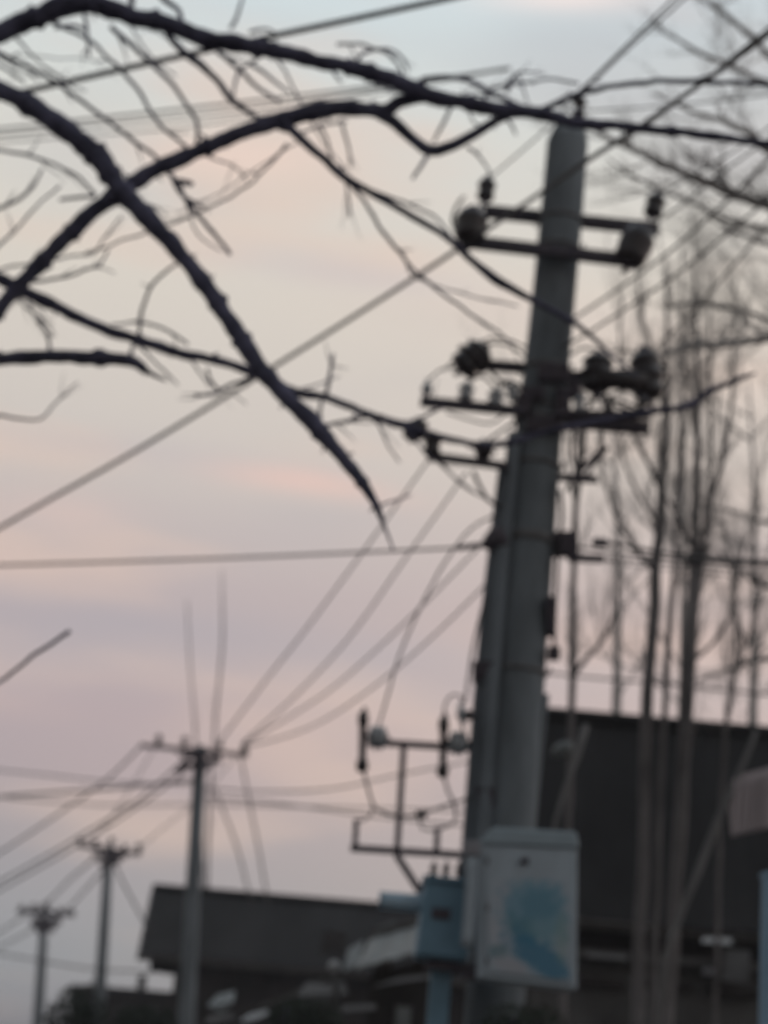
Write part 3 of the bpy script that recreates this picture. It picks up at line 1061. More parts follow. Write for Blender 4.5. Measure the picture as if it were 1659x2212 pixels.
L1 = [(-610, 330, 66.0), (-200, 170, 48.4), (0, 72, 44.0), (70, 42, 46.2), (130, 16, 50.6), (200, 8, 46.2), (280, 34, 39.6), (370, 54, 37.4), (430, 80, 39.6), (500, 92, 39.6), (600, 112, 35.2), (680, 131, 33.0), (760, 146, 33.0),
      (829, 166, 33.0), (890, 190, 37.4), (930, 208, 35.2), (1000, 221, 33.0), (1060, 234, 33.0), (1170, 247, 28.6), (1250, 266, 24.2), (1340, 272, 22.0), (1450, 284, 19.8), (1560, 297, 18.7), (1659, 312, 17.6), (1800, 334, 14.3), (1950, 372, 5.5)]
l1 = branch(L1, 7.5, 7.0, tree, 'limb')
spurs(L1, 7.2, l1)
L3 = [(-612, 60, 66), (-250, 96, 54), (0, 196, 44), (60, 226, 46), (120, 264, 48), (180, 310, 48), (215, 345, 46), (242, 385, 44), (270, 418, 46), (330, 482, 42), (400, 562, 40), (470, 655, 39), (540, 762, 38),
      (570, 806, 40), (620, 858, 38), (680, 918, 36), (740, 988, 30), (788, 1048, 26), (812, 1092, 18), (834, 1145, 8), (850, 1192, 4)]
l3 = branch(L3, 7.4, 6.6, tree, 'limb')
spurs(L3, 6.9, l3, 40, (4, 12), 8)
L4 = [(-640, 900, 71.7), (-250, 830, 51.5), (-80, 740, 40.3), (0, 664, 33.6), (40, 618, 33.6), (100, 555, 33.6), (160, 496, 33.6), (210, 450, 38.1), (265, 412, 38.1), (330, 370, 35.8), (430, 325, 33.6), (540, 280, 34.7), (640, 250, 37.0),
      (700, 237, 37.0), (760, 234, 35.8), (829, 238, 29.1), (870, 219, 26.9), (930, 208, 24.6)]
l4 = branch(L4, 7.7, 7.25, tree, 'limb')
spurs(L4, 7.5, l4)
L4b = [(800, 232, 30.8), (850, 262, 26.4), (890, 300, 24.2), (930, 325, 26.4), (965, 320, 24.2), (1010, 298, 22.0), (1060, 268, 19.8), (1105, 246, 15.4)]
branch(L4b, 7.3, 7.2, l4, 'twig', n=10)
L6 = [(-650, 620, 67.2), (-250, 530, 40.3), (-60, 575, 29.1), (0, 602, 26.9), (40, 625, 26.9), (120, 661, 24.6), (200, 700, 23.5), (300, 736, 22.4), (400, 765, 22.4), (480, 782, 22.4), (550, 806, 20.2), (640, 848, 19.0), (700, 857, 20.2),
      (760, 880, 16.8), (829, 905, 17.9), (890, 924, 19.0), (930, 938, 14.6), (1020, 958, 13.4), (1090, 958, 13.4), (1180, 932, 13.4), (1280, 912, 13.4), (1400, 890, 13.4), (1480, 878, 14.6), (1540, 842, 14.6), (1600, 818, 11.2), (1632, 806, 4.5)]
l6 = branch(L6, 7.6, 7.9, tree, 'limb', n=9)
spurs(L6[:14], 7.5, l6)
L7 = [(-660, 1000, 64.8), (-250, 820, 41.0), (-40, 776, 31.3), (0, 775, 30.2), (100, 770, 30.2), (200, 773, 30.2), (280, 778, 27.0), (315, 800, 15.1), (340, 814, 9.7), (358, 822, 5.4)]
l7 = branch(L7, 7.5, 7.2, tree, 'limb')
spurs(L7, 7.3, l7)
L5 = [(610, 262, 20.7), (650, 300, 20.7), (700, 342, 18.4), (740, 380, 19.5), (800, 415, 16.1), (900, 473, 14.9), (960, 508, 14.9), (1020, 562, 16.1), (1070, 602, 20.7), (1140, 642, 14.9), (1200, 674, 12.6), (1250, 702, 11.5), (1330, 776, 6.9), (1380, 815, 3.4)]
b5 = branch(L5, 7.3, 7.4, l4, 'twig', n=9)
TW = [
    (l4, [(700, 345), (760, 400), (800, 455), (850, 532), (920, 606), (1000, 666), (1110, 742)], 10, 6),
    (l4, [(735, 360), (750, 400), (755, 470)], 7, 4), (l4, [(690, 270), (705, 300), (715, 345)], 7, 5), (l4, [(740, 270), (752, 320), (760, 360)], 7, 5),
    (l4, [(650, 290), (700, 270), (745, 262)], 6, 5),
    (l4, [(620, 310), (560, 378), (500, 424), (400, 472), (300, 508), (185, 548)], 7, 5), (l4, [(640, 308), (560, 360), (470, 420), (380, 462)], 4, 3),
    (l4, [(870, 545), (900, 600), (1010, 635), (1120, 662)], 5, 4), (l4, [(800, 412), (860, 432), (940, 468), (980, 520)], 8, 5),
    (l4, [(372, 378), (386, 410), (412, 446), (452, 492), (478, 522), (496, 548)], 10, 10), (l4, [(378, 392), (398, 392), (412, 396)], 16, 12),
    (l1, [(360, 70), (400, 112), (460, 165), (500, 212), (542, 246), (622, 282)], 17, 12),
    (l1, [(470, 112), (516, 150), (560, 192), (606, 220)], 12, 8), (l1, [(516, 150), (508, 180), (504, 205)], 9, 6), (l1, [(545, 138), (580, 165), (625, 198)], 8, 6),
    (l1, [(516, 150), (548, 135), (572, 110)], 7, 5),
    (l1, [(110, 48), (180, 80), (250, 140), (300, 200), (330, 250), (352, 276), (402, 316)], 9, 8), (l1, [(240, 58), (290, 102), (340, 150), (380, 192), (412, 236), (426, 262), (426, 310)], 12, 9),
    (l1, [(182, 30), (188, 70), (190, 124)], 9, 6), (l1, [(120, 60), (150, 55), (190, 62)], 9, 8),
    (l1, [(335, -20), (360, 4), (384, 20), (392, 48)], 16, 12), (l1, [(270, -20), (286, 4), (272, 30)], 12, 16),
    (l1, [(498, 60), (512, 30), (526, -10)], 9, 6), (l1, [(540, 70), (580, 64), (600, 74)], 8, 5),
    (l1, [(770, 132), (788, 112), (808, 104), (834, 112), (858, 138), (872, 162)], 9, 6), (l1, [(730, 96), (770, 95), (806, 104), (842, 108), (868, 124), (884, 152)], 8, 5),
    (l1, [(905, 182), (918, 172), (960, 167), (1010, 175), (1060, 200), (1110, 224), (1172, 244)], 14, 10),
    (l1, [(1060, 192), (1120, 178), (1190, 172), (1250, 182)], 7, 6), (l1, [(1150, 248), (1200, 224), (1232, 208), (1262, 199), (1350, 182), (1440, 175), (1550, 177), (1645, 182), (1720, 195)], 15, 11),
    (l1, [(975, 228), (955, 268), (938, 305)], 8, 6), (l1, [(922, 335), (905, 365), (893, 386)], 9, 7), (l1, [(1010, 318), (1040, 345), (1060, 375)], 7, 5),
    (l1, [(1090, 252), (1108, 272), (1116, 290)], 9, 5), (l1, [(1045, 222), (1050, 205), (1058, 196)], 10, 6), (l1, [(720, 150), (730, 168), (738, 180)], 9, 5),
    (l3, [(-60, 90), (0, 115), (100, 165), (160, 206), (240, 266), (342, 346)], 11, 9), (l3, [(-40, 115), (0, 140), (52, 178)], 7, 6), (l3, [(-30, 105), (30, 140), (80, 172)], 6, 5),
    (l3, [(30, 118), (120, 125), (230, 132)], 3, 3),
    (l3, [(-30, 318), (0, 325), (60, 335), (120, 356), (170, 386), (207, 422)], 8, 7), (l4, [(-20, 455), (0, 450), (40, 430), (70, 400), (90, 366)], 10, 6),
    (l4, [(-20, 545), (0, 526), (30, 500), (80, 446), (130, 400)], 7, 5), (l4, [(130, 432), (165, 426), (203, 424)], 8, 9),
    (l6, [(-20, 590), (20, 576), (80, 568), (150, 556), (205, 545), (222, 514), (262, 468)], 6, 4), (l6, [(60, 612), (100, 606), (140, 600), (180, 582), (214, 572), (235, 540)], 9, 5),
    (l6, [(180, 582), (214, 576), (248, 592)], 5, 3), (l6, [(300, 720), (302, 690), (320, 630), (350, 592), (386, 570)], 9, 6), (l6, [(240, 700), (300, 695), (360, 712), (405, 745)], 5, 7),
    (l6, [(556, 812), (500, 830), (470, 850), (444, 852), (420, 850)], 10, 7), (l6, [(446, 796), (456, 820), (470, 842)], 6, 5), (l6, [(704, 850), (712, 815), (720, 765)], 10, 7),
    (l6, [(694, 860), (692, 890), (696, 915)], 7, 7), (l6, [(700, 922), (740, 912), (790, 900), (829, 898)], 9, 7), (l6, [(745, 915), (765, 900), (775, 890)], 6, 5),
    (l6, [(455, 778), (464, 768), (472, 762)], 12, 8), (l6, [(885, 912), (920, 896), (960, 880)], 7, 5),
    (l7, [(105, 762), (104, 730), (92, 700), (82, 680)], 8, 6), (l7, [(282, 772), (286, 758), (288, 742)], 10, 6), (l7, [(-20, 898), (0, 899), (85, 905), (120, 868), (168, 826)], 8, 3),
    (l7, [(-60, 1512), (0, 1472), (60, 1426), (108, 1392), (134, 1374), (150, 1364)], 7, 10),
]
rw = random.Random(77)
# more hanging shoots seen across the upper left sky
for k in range(26):
    par, src = rw.choice(((l1, L1), (l1, L1), (l4, L4), (l3, L3), (l6, L6)))
    q = rw.choice([c_ for c_ in src if -20 < c_[0] < 900])
    x, y = q[0] + rw.uniform(-25, 25), q[1]
    sl = rw.uniform(.35, 1.5) * rw.choice((1, 1, 1, -.6))
    L_ = rw.uniform(70, 210)
    pl = [(x, y)]
    for j in range(3):
        x += L_ / 3 * rw.uniform(.4, 1)
        y += L_ / 3 * sl * rw.uniform(.3, 1.1)
        pl.append((x, y))
    TW.append((par, pl, rw.uniform(4, 8), rw.uniform(2, 4)))
for k in range(9):
    x, y = rw.uniform(960, 1250), rw.uniform(190, 250)
    pl = [(x, y), (x + rw.uniform(10, 40), y - rw.uniform(-30, 40)), (x + rw.uniform(40, 90), y + rw.uniform(-50, 60))]
    TW.append((l1, pl, rw.uniform(4, 7), 3))
for i, (par, pl, w0, w1) in enumerate(TW):
    sd_ += 1
    P, Rr = path(pl, 7.6 + .5 * (rw.random() - .5), 7.6 + .7 * (rw.random() - .5), w0, w1, 12, 4, sd_)
    g = G().tube(P, Rr, 6, .25, sd_)
    if len(P) > 6:
        for _ in range(rw.choice((1, 2, 2, 3))):
            k = rw.randrange(2, len(P) - 2)
            t = (P[k + 1] - P[k - 1]).normalized()
            d = t + Vector((rw.uniform(-.9, .9), rw.uniform(-.4, .4), rw.uniform(-.9, .9)))
            grow(g, P[k], d, px(rw.uniform(25, 90), P[k]), Rr[k] * .6, 0, rw, .1, 5)
    g.out('twig', 'bark', par, True)

# ------------------------------------------------------------------ far right-hand bare tree with limbs coming in from the right edge
RB = at(2050, 1700, 15)
rt_ = thing('bare_tree', 'hazy bare tree reaching in over the right edge with forking grey limbs', 'tree', Vector((RB.x, 15, 0)))
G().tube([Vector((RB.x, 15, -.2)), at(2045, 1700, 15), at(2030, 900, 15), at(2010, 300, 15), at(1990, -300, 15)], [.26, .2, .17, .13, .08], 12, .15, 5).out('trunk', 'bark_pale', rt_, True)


rng = random.Random(11)
RL = [([(2020, 620, 50), (1800, 500, 34), (1659, 446, 26), (1560, 408, 24), (1450, 362, 19), (1330, 304, 14), (1285, 282, 8)], 14),
      ([(2005, 330, 40), (1800, 220, 22), (1659, 178, 12), (1560, 134, 11), (1510, 114, 9), (1407, 52, 5)], 14.5),
      ([(1995, 300, 36), (1760, 190, 22), (1659, 118, 16), (1627, 80, 14), (1583, 44, 11), (1525, 4, 8), (1490, -30, 5)], 15),
      ([(2010, 560, 40), (1800, 396, 22), (1659, 326, 18), (1627, 296, 16), (1568, 264, 13), (1495, 240, 9), (1407, 198, 5)], 14.6),
      ([(2010, 640, 30), (1700, 510, 14), (1583, 480, 12), (1500, 440, 9), (1422, 407, 9), (1360, 378, 7), (1308, 340, 4)], 13.5),
      ([(2025, 800, 36), (1750, 712, 14), (1659, 690, 12), (1577, 663, 12), (1486, 656, 10), (1437, 665, 6)], 14),
      ([(2015, 680, 30), (1750, 556, 12), (1659, 527, 11), (1583, 496, 9), (1520, 470, 5)], 14.2),
      ([(2030, 900, 44), (1800, 728, 22), (1659, 731, 18), (1571, 744, 17), (1520, 742, 14), (1478, 750, 15), (1431, 766, 7)], 12.5),
      ([(2040, 1500, 40), (1800, 1350, 20), (1690, 1280, 13), (1640, 1258, 9), (1590, 1220, 7), (1530, 1175, 4)], 16),
      ([(2040, 1600, 40), (1800, 1440, 20), (1659, 1420, 10), (1600, 1440, 8), (1500, 1470, 5)], 16),
      ([(2035, 1200, 40), (1800, 1140, 20), (1659, 1128, 9), (1580, 1104, 7), (1530, 1090, 4)], 16)]
for pl, Y in RL:
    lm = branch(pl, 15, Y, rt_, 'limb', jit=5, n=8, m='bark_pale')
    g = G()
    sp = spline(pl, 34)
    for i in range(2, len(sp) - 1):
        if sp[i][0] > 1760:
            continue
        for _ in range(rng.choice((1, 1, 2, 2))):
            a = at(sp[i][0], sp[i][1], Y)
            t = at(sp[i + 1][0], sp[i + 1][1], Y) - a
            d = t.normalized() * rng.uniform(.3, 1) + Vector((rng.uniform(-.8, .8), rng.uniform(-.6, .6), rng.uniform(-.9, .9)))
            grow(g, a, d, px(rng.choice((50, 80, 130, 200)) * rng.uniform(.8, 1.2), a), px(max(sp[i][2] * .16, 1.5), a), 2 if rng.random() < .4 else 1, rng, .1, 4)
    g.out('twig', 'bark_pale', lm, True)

# ------------------------------------------------------------------ poplars in front of the dark roof


def poplar(label, pl, Y, forks, seed, nb, top, twr=(110, 250)):
    b0 = at(pl[-1][0], pl[-1][1], Y)
    root = thing('poplar_tree', label, 'tree', Vector((b0.x, Y, 0)), 'slender bare poplars right of the pole')
    P, Rr = path(pl, Y, Y, step=30, jit=3, seed=seed)
    P = P + [Vector((P[-1].x, Y, -.2))]
    Rr = Rr + [Rr[-1] * 1.3]
    G().tube(P, Rr, 10, .14, seed).out('trunk', 'bark_poplar', root, True)
    rg = random.Random(seed)
    for f in forks:
        fp, fr = path(f, Y, Y + rg.uniform(-.5, .5), step=24, jit=4, seed=seed + 3)
        fo = G().tube(fp, fr, 7, .15, seed + 1).out('limb', 'bark_poplar', root, True)
        g = G()
        for i in range(1, len(fp) - 1):
            if rg.random() < .8:
                dd = (fp[i + 1] - fp[i]).normalized() + Vector((rg.uniform(-.45, .45), rg.uniform(-.5, .5), rg.uniform(.0, .5)))
                grow(g, fp[i], dd, px(rg.uniform(70, 190), fp[i]), max(fr[i] * .42, px(1.5, fp[i])), 1, rg, .5, 4)
        if g.v:
            g.out('twig', 'bark_pale', fo, True)
    g = G()
    n = len(P)
    for _ in range(nb):
        i = int(n * rg.uniform(0.02, .5))
        y = (1 - i / n)
        dd = Vector((rg.uniform(-.42, .42), rg.uniform(-.5, .5), rg.uniform(.8, 1.2)))
        grow(g, P[i], dd, px(rg.uniform(*twr), P[i]) * (.6 + .5 * y), px(rg.uniform(1.6, 3.2), P[i]), 2, rg, .55, 4)
    g.out('crown', 'bark_pale', root, True)
    return root


poplar('thin poplar stem standing just right of the pole', [(1262, 800, 5.0), (1254, 930, 8.0), (1246, 1045, 12.5), (1240, 1200, 14.0), (1237, 1294, 15.3), (1237, 1420, 17.7), (1236, 1540, 16.0), (1228, 1800, 15.2), (1215, 2212, 17.4)], 15,
       [[(1240, 1454, 12.2), (1268, 1420, 11.1), (1292, 1396, 9.0), (1328, 1322, 7.0), (1332, 1250, 4.0)], [(1244, 1100, 8.0), (1225, 1000, 6.0), (1220, 930, 4.0)]], 21, 5, 700, (90, 200))
poplar('poplar with a dark trunk, left one of the two thick trunks right of the pole', [(1440, 560, 5.0), (1441, 700, 8.0), (1440, 830, 13.0), (1437, 972, 17.4), (1428, 1045, 19.8), (1425, 1133, 21.3), (1416, 1221, 23.8), (1416, 1294, 26.3), (1407, 1411, 27.7), (1397, 1545, 25.5), (1390, 1800, 25.2), (1376, 2212, 27.5)], 16,
       [[(1427, 1060, 12.5), (1404, 1010, 10.3), (1380, 965, 9.0), (1352, 900, 7.0), (1340, 780, 5.0), (1345, 640, 3.0)], [(1438, 900, 9.0), (1410, 780, 7.0), (1385, 680, 6.0), (1378, 580, 3.0)],
        [(1416, 1240, 10.9), (1370, 1180, 9.0), (1330, 1120, 8.0), (1306, 1040, 6.0), (1296, 940, 4.0)], [(1425, 1140, 9.0), (1380, 1070, 7.0), (1350, 1000, 6.0), (1332, 920, 4.0)]], 33, 10, 500)
poplar('leaner pale poplar stem squeezed between the two thick trunks', [(1478, 760, 4.0), (1472, 900, 7.0), (1464, 1050, 9.0), (1458, 1200, 11.8), (1446, 1353, 15.5), (1440, 1460, 16.6), (1436, 1540, 14.2), (1424, 1800, 13.8), (1410, 2212, 14.4)], 16.8,
       [[(1462, 1080, 6.0), (1476, 980, 5.0), (1478, 860, 3.0)]], 47, 7, 700, (90, 220))
poplar('poplar with the thickest trunk, forking high, right one of the two thick trunks', [(1500, 540, 4.0), (1504, 700, 8.0), (1507, 850, 12.0), (1507, 972, 15.3), (1507, 1030, 17.6), (1504, 1118, 20.2), (1503, 1206, 23.7), (1497, 1294, 29.5), (1489, 1411, 33.3), (1483, 1545, 30.2), (1468, 1800, 29.0), (1440, 2212, 31.8)], 15.5,
       [[(1504, 1300, 15.3), (1516, 1200, 15.1), (1526, 1110, 14.8), (1536, 1070, 13.6), (1556, 1020, 11.3), (1576, 900, 9.0), (1584, 760, 7.0), (1586, 600, 4.0)], [(1502, 1190, 12.9), (1484, 1160, 11.7), (1460, 1112, 9.0), (1436, 1072, 7.0)],
        [(1530, 1090, 9.0), (1535, 960, 8.0), (1534, 800, 6.0), (1532, 620, 3.0)], [(1505, 950, 9.0), (1482, 820, 7.0), (1476, 680, 5.0), (1474, 540, 3.0)], [(1489, 1430, 9.0), (1530, 1400, 8.0), (1566, 1350, 7.0), (1596, 1250, 5.0), (1612, 1150, 3.0)]], 58, 11, 500)
poplar('young poplar sapling by the right edge with thin crossing shoots', [(1560, 1120, 5.0), (1580, 1220, 7.0), (1590, 1330, 9.0), (1588, 1440, 11.1), (1570, 1560, 11.3), (1556, 1800, 10.7), (1545, 2212, 11.5)], 17.5,
       [[(1590, 1330, 8.0), (1612, 1400, 7.0), (1640, 1300, 6.0), (1659, 1200, 4.0)], [(1586, 1440, 7.0), (1620, 1420, 6.0), (1659, 1390, 5.0)]], 64, 9, 700, (90, 230))
# far slender saplings beyond the roof, behind the nearest distant pole
for lb, pl in (('very thin upright sapling rising left of the nearest distant pole', [(404, 1296, 2.2), (408, 1380, 3.2), (412, 1460, 3.6), (420, 1560, 4.0), (428, 1680, 4.3), (440, 1960, 6.5)]),
               ('very thin upright sapling rising straight above the nearest distant pole', [(478, 1230, 1.8), (480, 1330, 4.3), (480, 1400, 5.0), (472, 1480, 5.0), (462, 1600, 5.4), (452, 1760, 5.8), (446, 1960, 7.2)])):
    b0 = at(pl[-1][0], pl[-1][1], 44)
    root = thing('sapling', lb, 'tree', Vector((b0.x, 44, 0)), 'thin saplings behind the roof')
    P, Rr = path(pl, 44, 44, step=30, jit=2, seed=len(lb))
    P.append(Vector((P[-1].x, 44, -.2)))
    Rr.append(Rr[-1] * 1.5)
    G().tube(P, Rr, 7).out('trunk', 'bark_poplar', root, True)
    g = G()
    rg = random.Random(5)
    for i in range(2, len(P) - 4):
        if rg.random() < .5:
            grow(g, P[i], Vector((rg.uniform(-.25, .25), rg.uniform(-.25, .25), 1)), px(rg.uniform(40, 80), P[i]), px(.8, P[i]), 0, rg, .5, 4)
    g.out('crown', 'bark_poplar', root, True)


# wide pale trees beyond the right-hand house
for lb, bx, Y, sd2, ytop in (('wide pale bare tree behind the right-hand house, nearest the pole', 1330, 27, 5, 900),
                             ('wide pale bare tree behind the right-hand house, in the middle', 1470, 30, 6, 760),
                             ('wide pale bare tree behind the right-hand house, by the right edge', 1625, 26, 9, 820)):
    b0 = at(bx, 1600, Y)
    root = thing('bare_tree', lb, 'tree', Vector((b0.x, Y, 0)), 'pale trees behind the right-hand house')
    rg = random.Random(sd2)
    t1 = at(bx + 6, ytop + 250, Y)
    P = [Vector((b0.x, Y, -.2)), at(bx - 4, 1750, Y), at(bx + 4, 1450, Y), t1, at(bx - 8, ytop, Y)]
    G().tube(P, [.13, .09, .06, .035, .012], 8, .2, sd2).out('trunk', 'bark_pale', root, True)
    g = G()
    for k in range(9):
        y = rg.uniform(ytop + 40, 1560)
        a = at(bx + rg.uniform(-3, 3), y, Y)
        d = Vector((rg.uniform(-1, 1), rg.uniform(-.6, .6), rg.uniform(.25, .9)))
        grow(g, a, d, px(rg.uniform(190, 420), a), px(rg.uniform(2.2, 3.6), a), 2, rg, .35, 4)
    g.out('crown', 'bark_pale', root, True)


# ------------------------------------------------------------------ buildings
def corrugated(a, b, down, pitch, amp, up, t=.012):
    """roof sheet from ridge a-b running along vector down, ribs across"""
    L = (b - a).length
    n = int(L / pitch) * 2
    v, f = [], []
    for k in (0, 1):
        for i in range(n + 1):
            p = a + (b - a) * (i / n) + down * k + up * (amp if i % 2 else 0)
            v.append(p)
            v.append(p - up * t)
    s = 2 * (n + 1)
    for i in range(n):
        f.append((2 * i, 2 * i + 2, s + 2 * i + 2, s + 2 * i))
        f.append((2 * i + 1, s + 2 * i + 1, s + 2 * i + 3, 2 * i + 3))
        f.append((s + 2 * i, s + 2 * i + 2, s + 2 * i + 3, s + 2 * i + 1))
        f.append((2 * i, 2 * i + 1, 2 * i + 3, 2 * i + 2))
    f.append((0, s, s + 1, 1))
    f.append((2 * n, 2 * n + 1, s + 2 * n + 1, s + 2 * n))
    return v, f


def house(label, rl, rr, el, Yr, Ye, pitch, wall_x, wall_r=None, rm='roof', wm='wall_dark', chunks=6, group=None):
    """rl/rr ridge ends in the frame at distance Yr, el left eave corner at distance Ye"""
    a = at(*rl, Yr)
    b = at(*rr, Yr)
    b.z = a.z - (a.z - b.z) * .25
    e = at(*el, Ye)
    xd = (b - a).normalized()
    down = Vector((e.x - a.x, e.y - a.y, e.z - a.z))
    root = thing('house', label, 'house', Vector((a.x, Yr, 0)), group)
    upv = xd.cross(down).normalized()
    if upv.z < 0:
        upv = -upv
    # overlapping roof sheets, each slightly off its neighbour
    rg = random.Random(int(rl[0]))
    L = (b - a)
    for i in range(chunks):
        o = upv * rg.uniform(0, .02) + down.normalized() * rg.uniform(-.02, .05)
        v, f = corrugated(a + L * (i / chunks) + o, a + L * ((i + 1) / chunks + .004) + o, down, pitch, .006, upv)
        link('roof_sheet', v, f, rm, root)
    back = Vector((down.x * -1 + 0, -down.y, down.z))
    v, f = corrugated(a, b, back, pitch * 2, .03, Vector((0, -upv.y, upv.z)))
    link('rear_roof', v, f, rm, root)
    G().tube([a + upv * .05, (a + b) / 2 + upv * .045, b + upv * .05], [.09, .09, .09], 8).out('ridge_cap', rm, root, True)
    # verge board along the left slope
    G().bar(a - upv * .06, a + down - upv * .06, .03, .08, upv).out('verge_board', 'timber', root)
    G().bar(a + down - upv * .07, b + down - upv * .07, .02, .06, upv).out('fascia', 'timber', root)
    # walls: front under the eave, left gable
    wl = at(wall_x, 2150, Ye + .5).x
    wr = wl + (b - a).length * .97 if wall_r is None else at(wall_r, 2150, Ye + .5).x
    ye = Ye + .45
    ze = a.z + down.z - .05
    g = G().box(Vector(((wl + wr) / 2, ye + .12, ze / 2 - .1)), Vector(((wr - wl) / 2, 0, 0)), Vector((0, .12, 0)), Vector((0, 0, ze / 2 + .1)))
    w = g.out('wall', wm, root)
    gy0, gy1 = ye, Yr + (Yr - ye)
    g = G().slab([Vector((wl, gy0 + .24, -.2)), Vector((wl, gy1, -.2)), Vector((wl, gy1, ze)), Vector((wl, Yr, a.z - .1)), Vector((wl, gy0 + .24, ze))], Vector((.24, 0, 0)))
    g.out('gable_wall', wm, root)
    g = G().box(Vector(((wl + wr) / 2, gy1 + .12, ze / 2 - .1)), Vector(((wr - wl) / 2, 0, 0)), Vector((0, .12, 0)), Vector((0, 0, ze / 2 + .1)))
    g.out('rear_wall', wm, root)
    return root, w, ye, wl, wr


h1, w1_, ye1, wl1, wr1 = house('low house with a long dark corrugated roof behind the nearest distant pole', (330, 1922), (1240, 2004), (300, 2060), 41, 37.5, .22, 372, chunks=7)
for xx in (1.4, 3.2, 5.0):
    q = Vector((wl1 + xx * 1.3, ye1 - .02, 1.9))
    o = G().box(q, Vector((.45, 0, 0)), Vector((0, .04, 0)), Vector((0, 0, .5))).out('window', 'timber', h1)
    for s in (-1, 1):
        G().box(q + Vector((s * .215, -.035, 0)), Vector((.19, 0, 0)), Vector((0, .008, 0)), Vector((0, 0, .44))).out('pane', 'glass', o)

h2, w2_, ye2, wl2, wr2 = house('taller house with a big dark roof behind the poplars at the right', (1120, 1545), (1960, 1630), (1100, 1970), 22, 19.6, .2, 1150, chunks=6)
for xx in (.9, 2.2, 3.4):
    q = Vector((wl2 + xx, ye2 - .02, 1.6))
    o = G().box(q, Vector((.4, 0, 0)), Vector((0, .04, 0)), Vector((0, 0, .5))).out('window', 'timber', h2)
    for s in (-1, 1):
        G().box(q + Vector((s * .19, -.035, 0)), Vector((.165, 0, 0)), Vector((0, .008, 0)), Vector((0, 0, .44))).out('pane', 'glass', o)

# low flat-roofed outbuilding at the left
a, b = at(152, 2126, 56), at(430, 2146, 56)
ob = thing('outbuilding', 'low dark flat-roofed outbuilding at lower left beside the corrugated house', 'outbuilding', Vector((a.x, 56, 0)))
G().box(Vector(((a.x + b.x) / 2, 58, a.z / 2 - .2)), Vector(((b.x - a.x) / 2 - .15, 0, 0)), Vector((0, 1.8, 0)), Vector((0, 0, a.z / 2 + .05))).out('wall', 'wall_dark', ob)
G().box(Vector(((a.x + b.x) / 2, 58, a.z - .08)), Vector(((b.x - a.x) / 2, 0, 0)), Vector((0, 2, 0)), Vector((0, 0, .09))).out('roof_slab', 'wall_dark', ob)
# little brick chimney and vent on the outbuilding, under the eave
q = at(306, 2105, 56.5)
G().box(Vector((q.x, 56.8, a.z + .22)), Vector((.12, 0, 0)), Vector((0, .12, 0)), Vector((0, 0, .24))).out('vent', 'wall', ob)

# tin-roofed shed between house and transformer
SY = 15.0
s0, s1, s2, s3 = at(798, 2030, SY + 1.3), at(960, 1986, SY + 1.3), at(965, 2040, SY), at(768, 2094, SY)
sh = thing('shed', 'small lean-to shed with a pale slanting tin roof left of the transformer', 'shed', Vector((s3.x, SY, 0)))
v, f = corrugated(s0, s1, s3 - s0, .16, .014, Vector((0, -.3, .95)))
link('roof_sheet', v, f, 'roof_tin', sh)
G().bar(at(800, 2020, SY + 1.35), at(965, 1972, SY + 1.35), .03, .03).out('ridge_batten', 'timber', sh)
G().bar(at(815, 2009, SY + 1.4), at(855, 1996, SY + 1.4), .02, .02).out('ridge_strip', 'roof_tin', sh)
g = G().slab([Vector((s3.x + .12, SY + .18, -.1)), Vector((s2.x, SY + .18, -.1)), Vector((s2.x, SY + .18, s2.z - .05)), Vector((s3.x + .12, SY + .18, s3.z - .02))], Vector((0, .12, 0)))
g.out('wall', 'wall_dark', sh)
g = G().slab([Vector((s3.x + .12, SY + .3, -.1)), Vector((s0.x + .12, SY + 1.3, -.1)), Vector((s0.x + .12, SY + 1.3, s0.z - .05)), Vector((s3.x + .12, SY + .3, s3.z - .03))], Vector((.1, 0, 0)))
g.out('side_wall', 'wall_dark', sh)
q = at(870, 2205, SY + .17)
o = G().box(q, Vector((.07, 0, 0)), Vector((0, .03, 0)), Vector((0, 0, .12))).out('window', 'timber', sh)
G().box(q + Vector((0, -.032, 0)), Vector((.055, 0, 0)), Vector((0, .006, 0)), Vector((0, 0, .1))).out('pane', 'roof_tin', o)

# leaning boards, sheets and a lamp in the clutter below the roofs
def leaning(name, label, cat, quad, Y0, m, t=.03):
    pts_ = [at(x, y, Y0 + d) for x, y, d in quad]
    o = G().slab(pts_, Vector((0, t, .0))).out(name, m)
    return tag(o, label, cat)


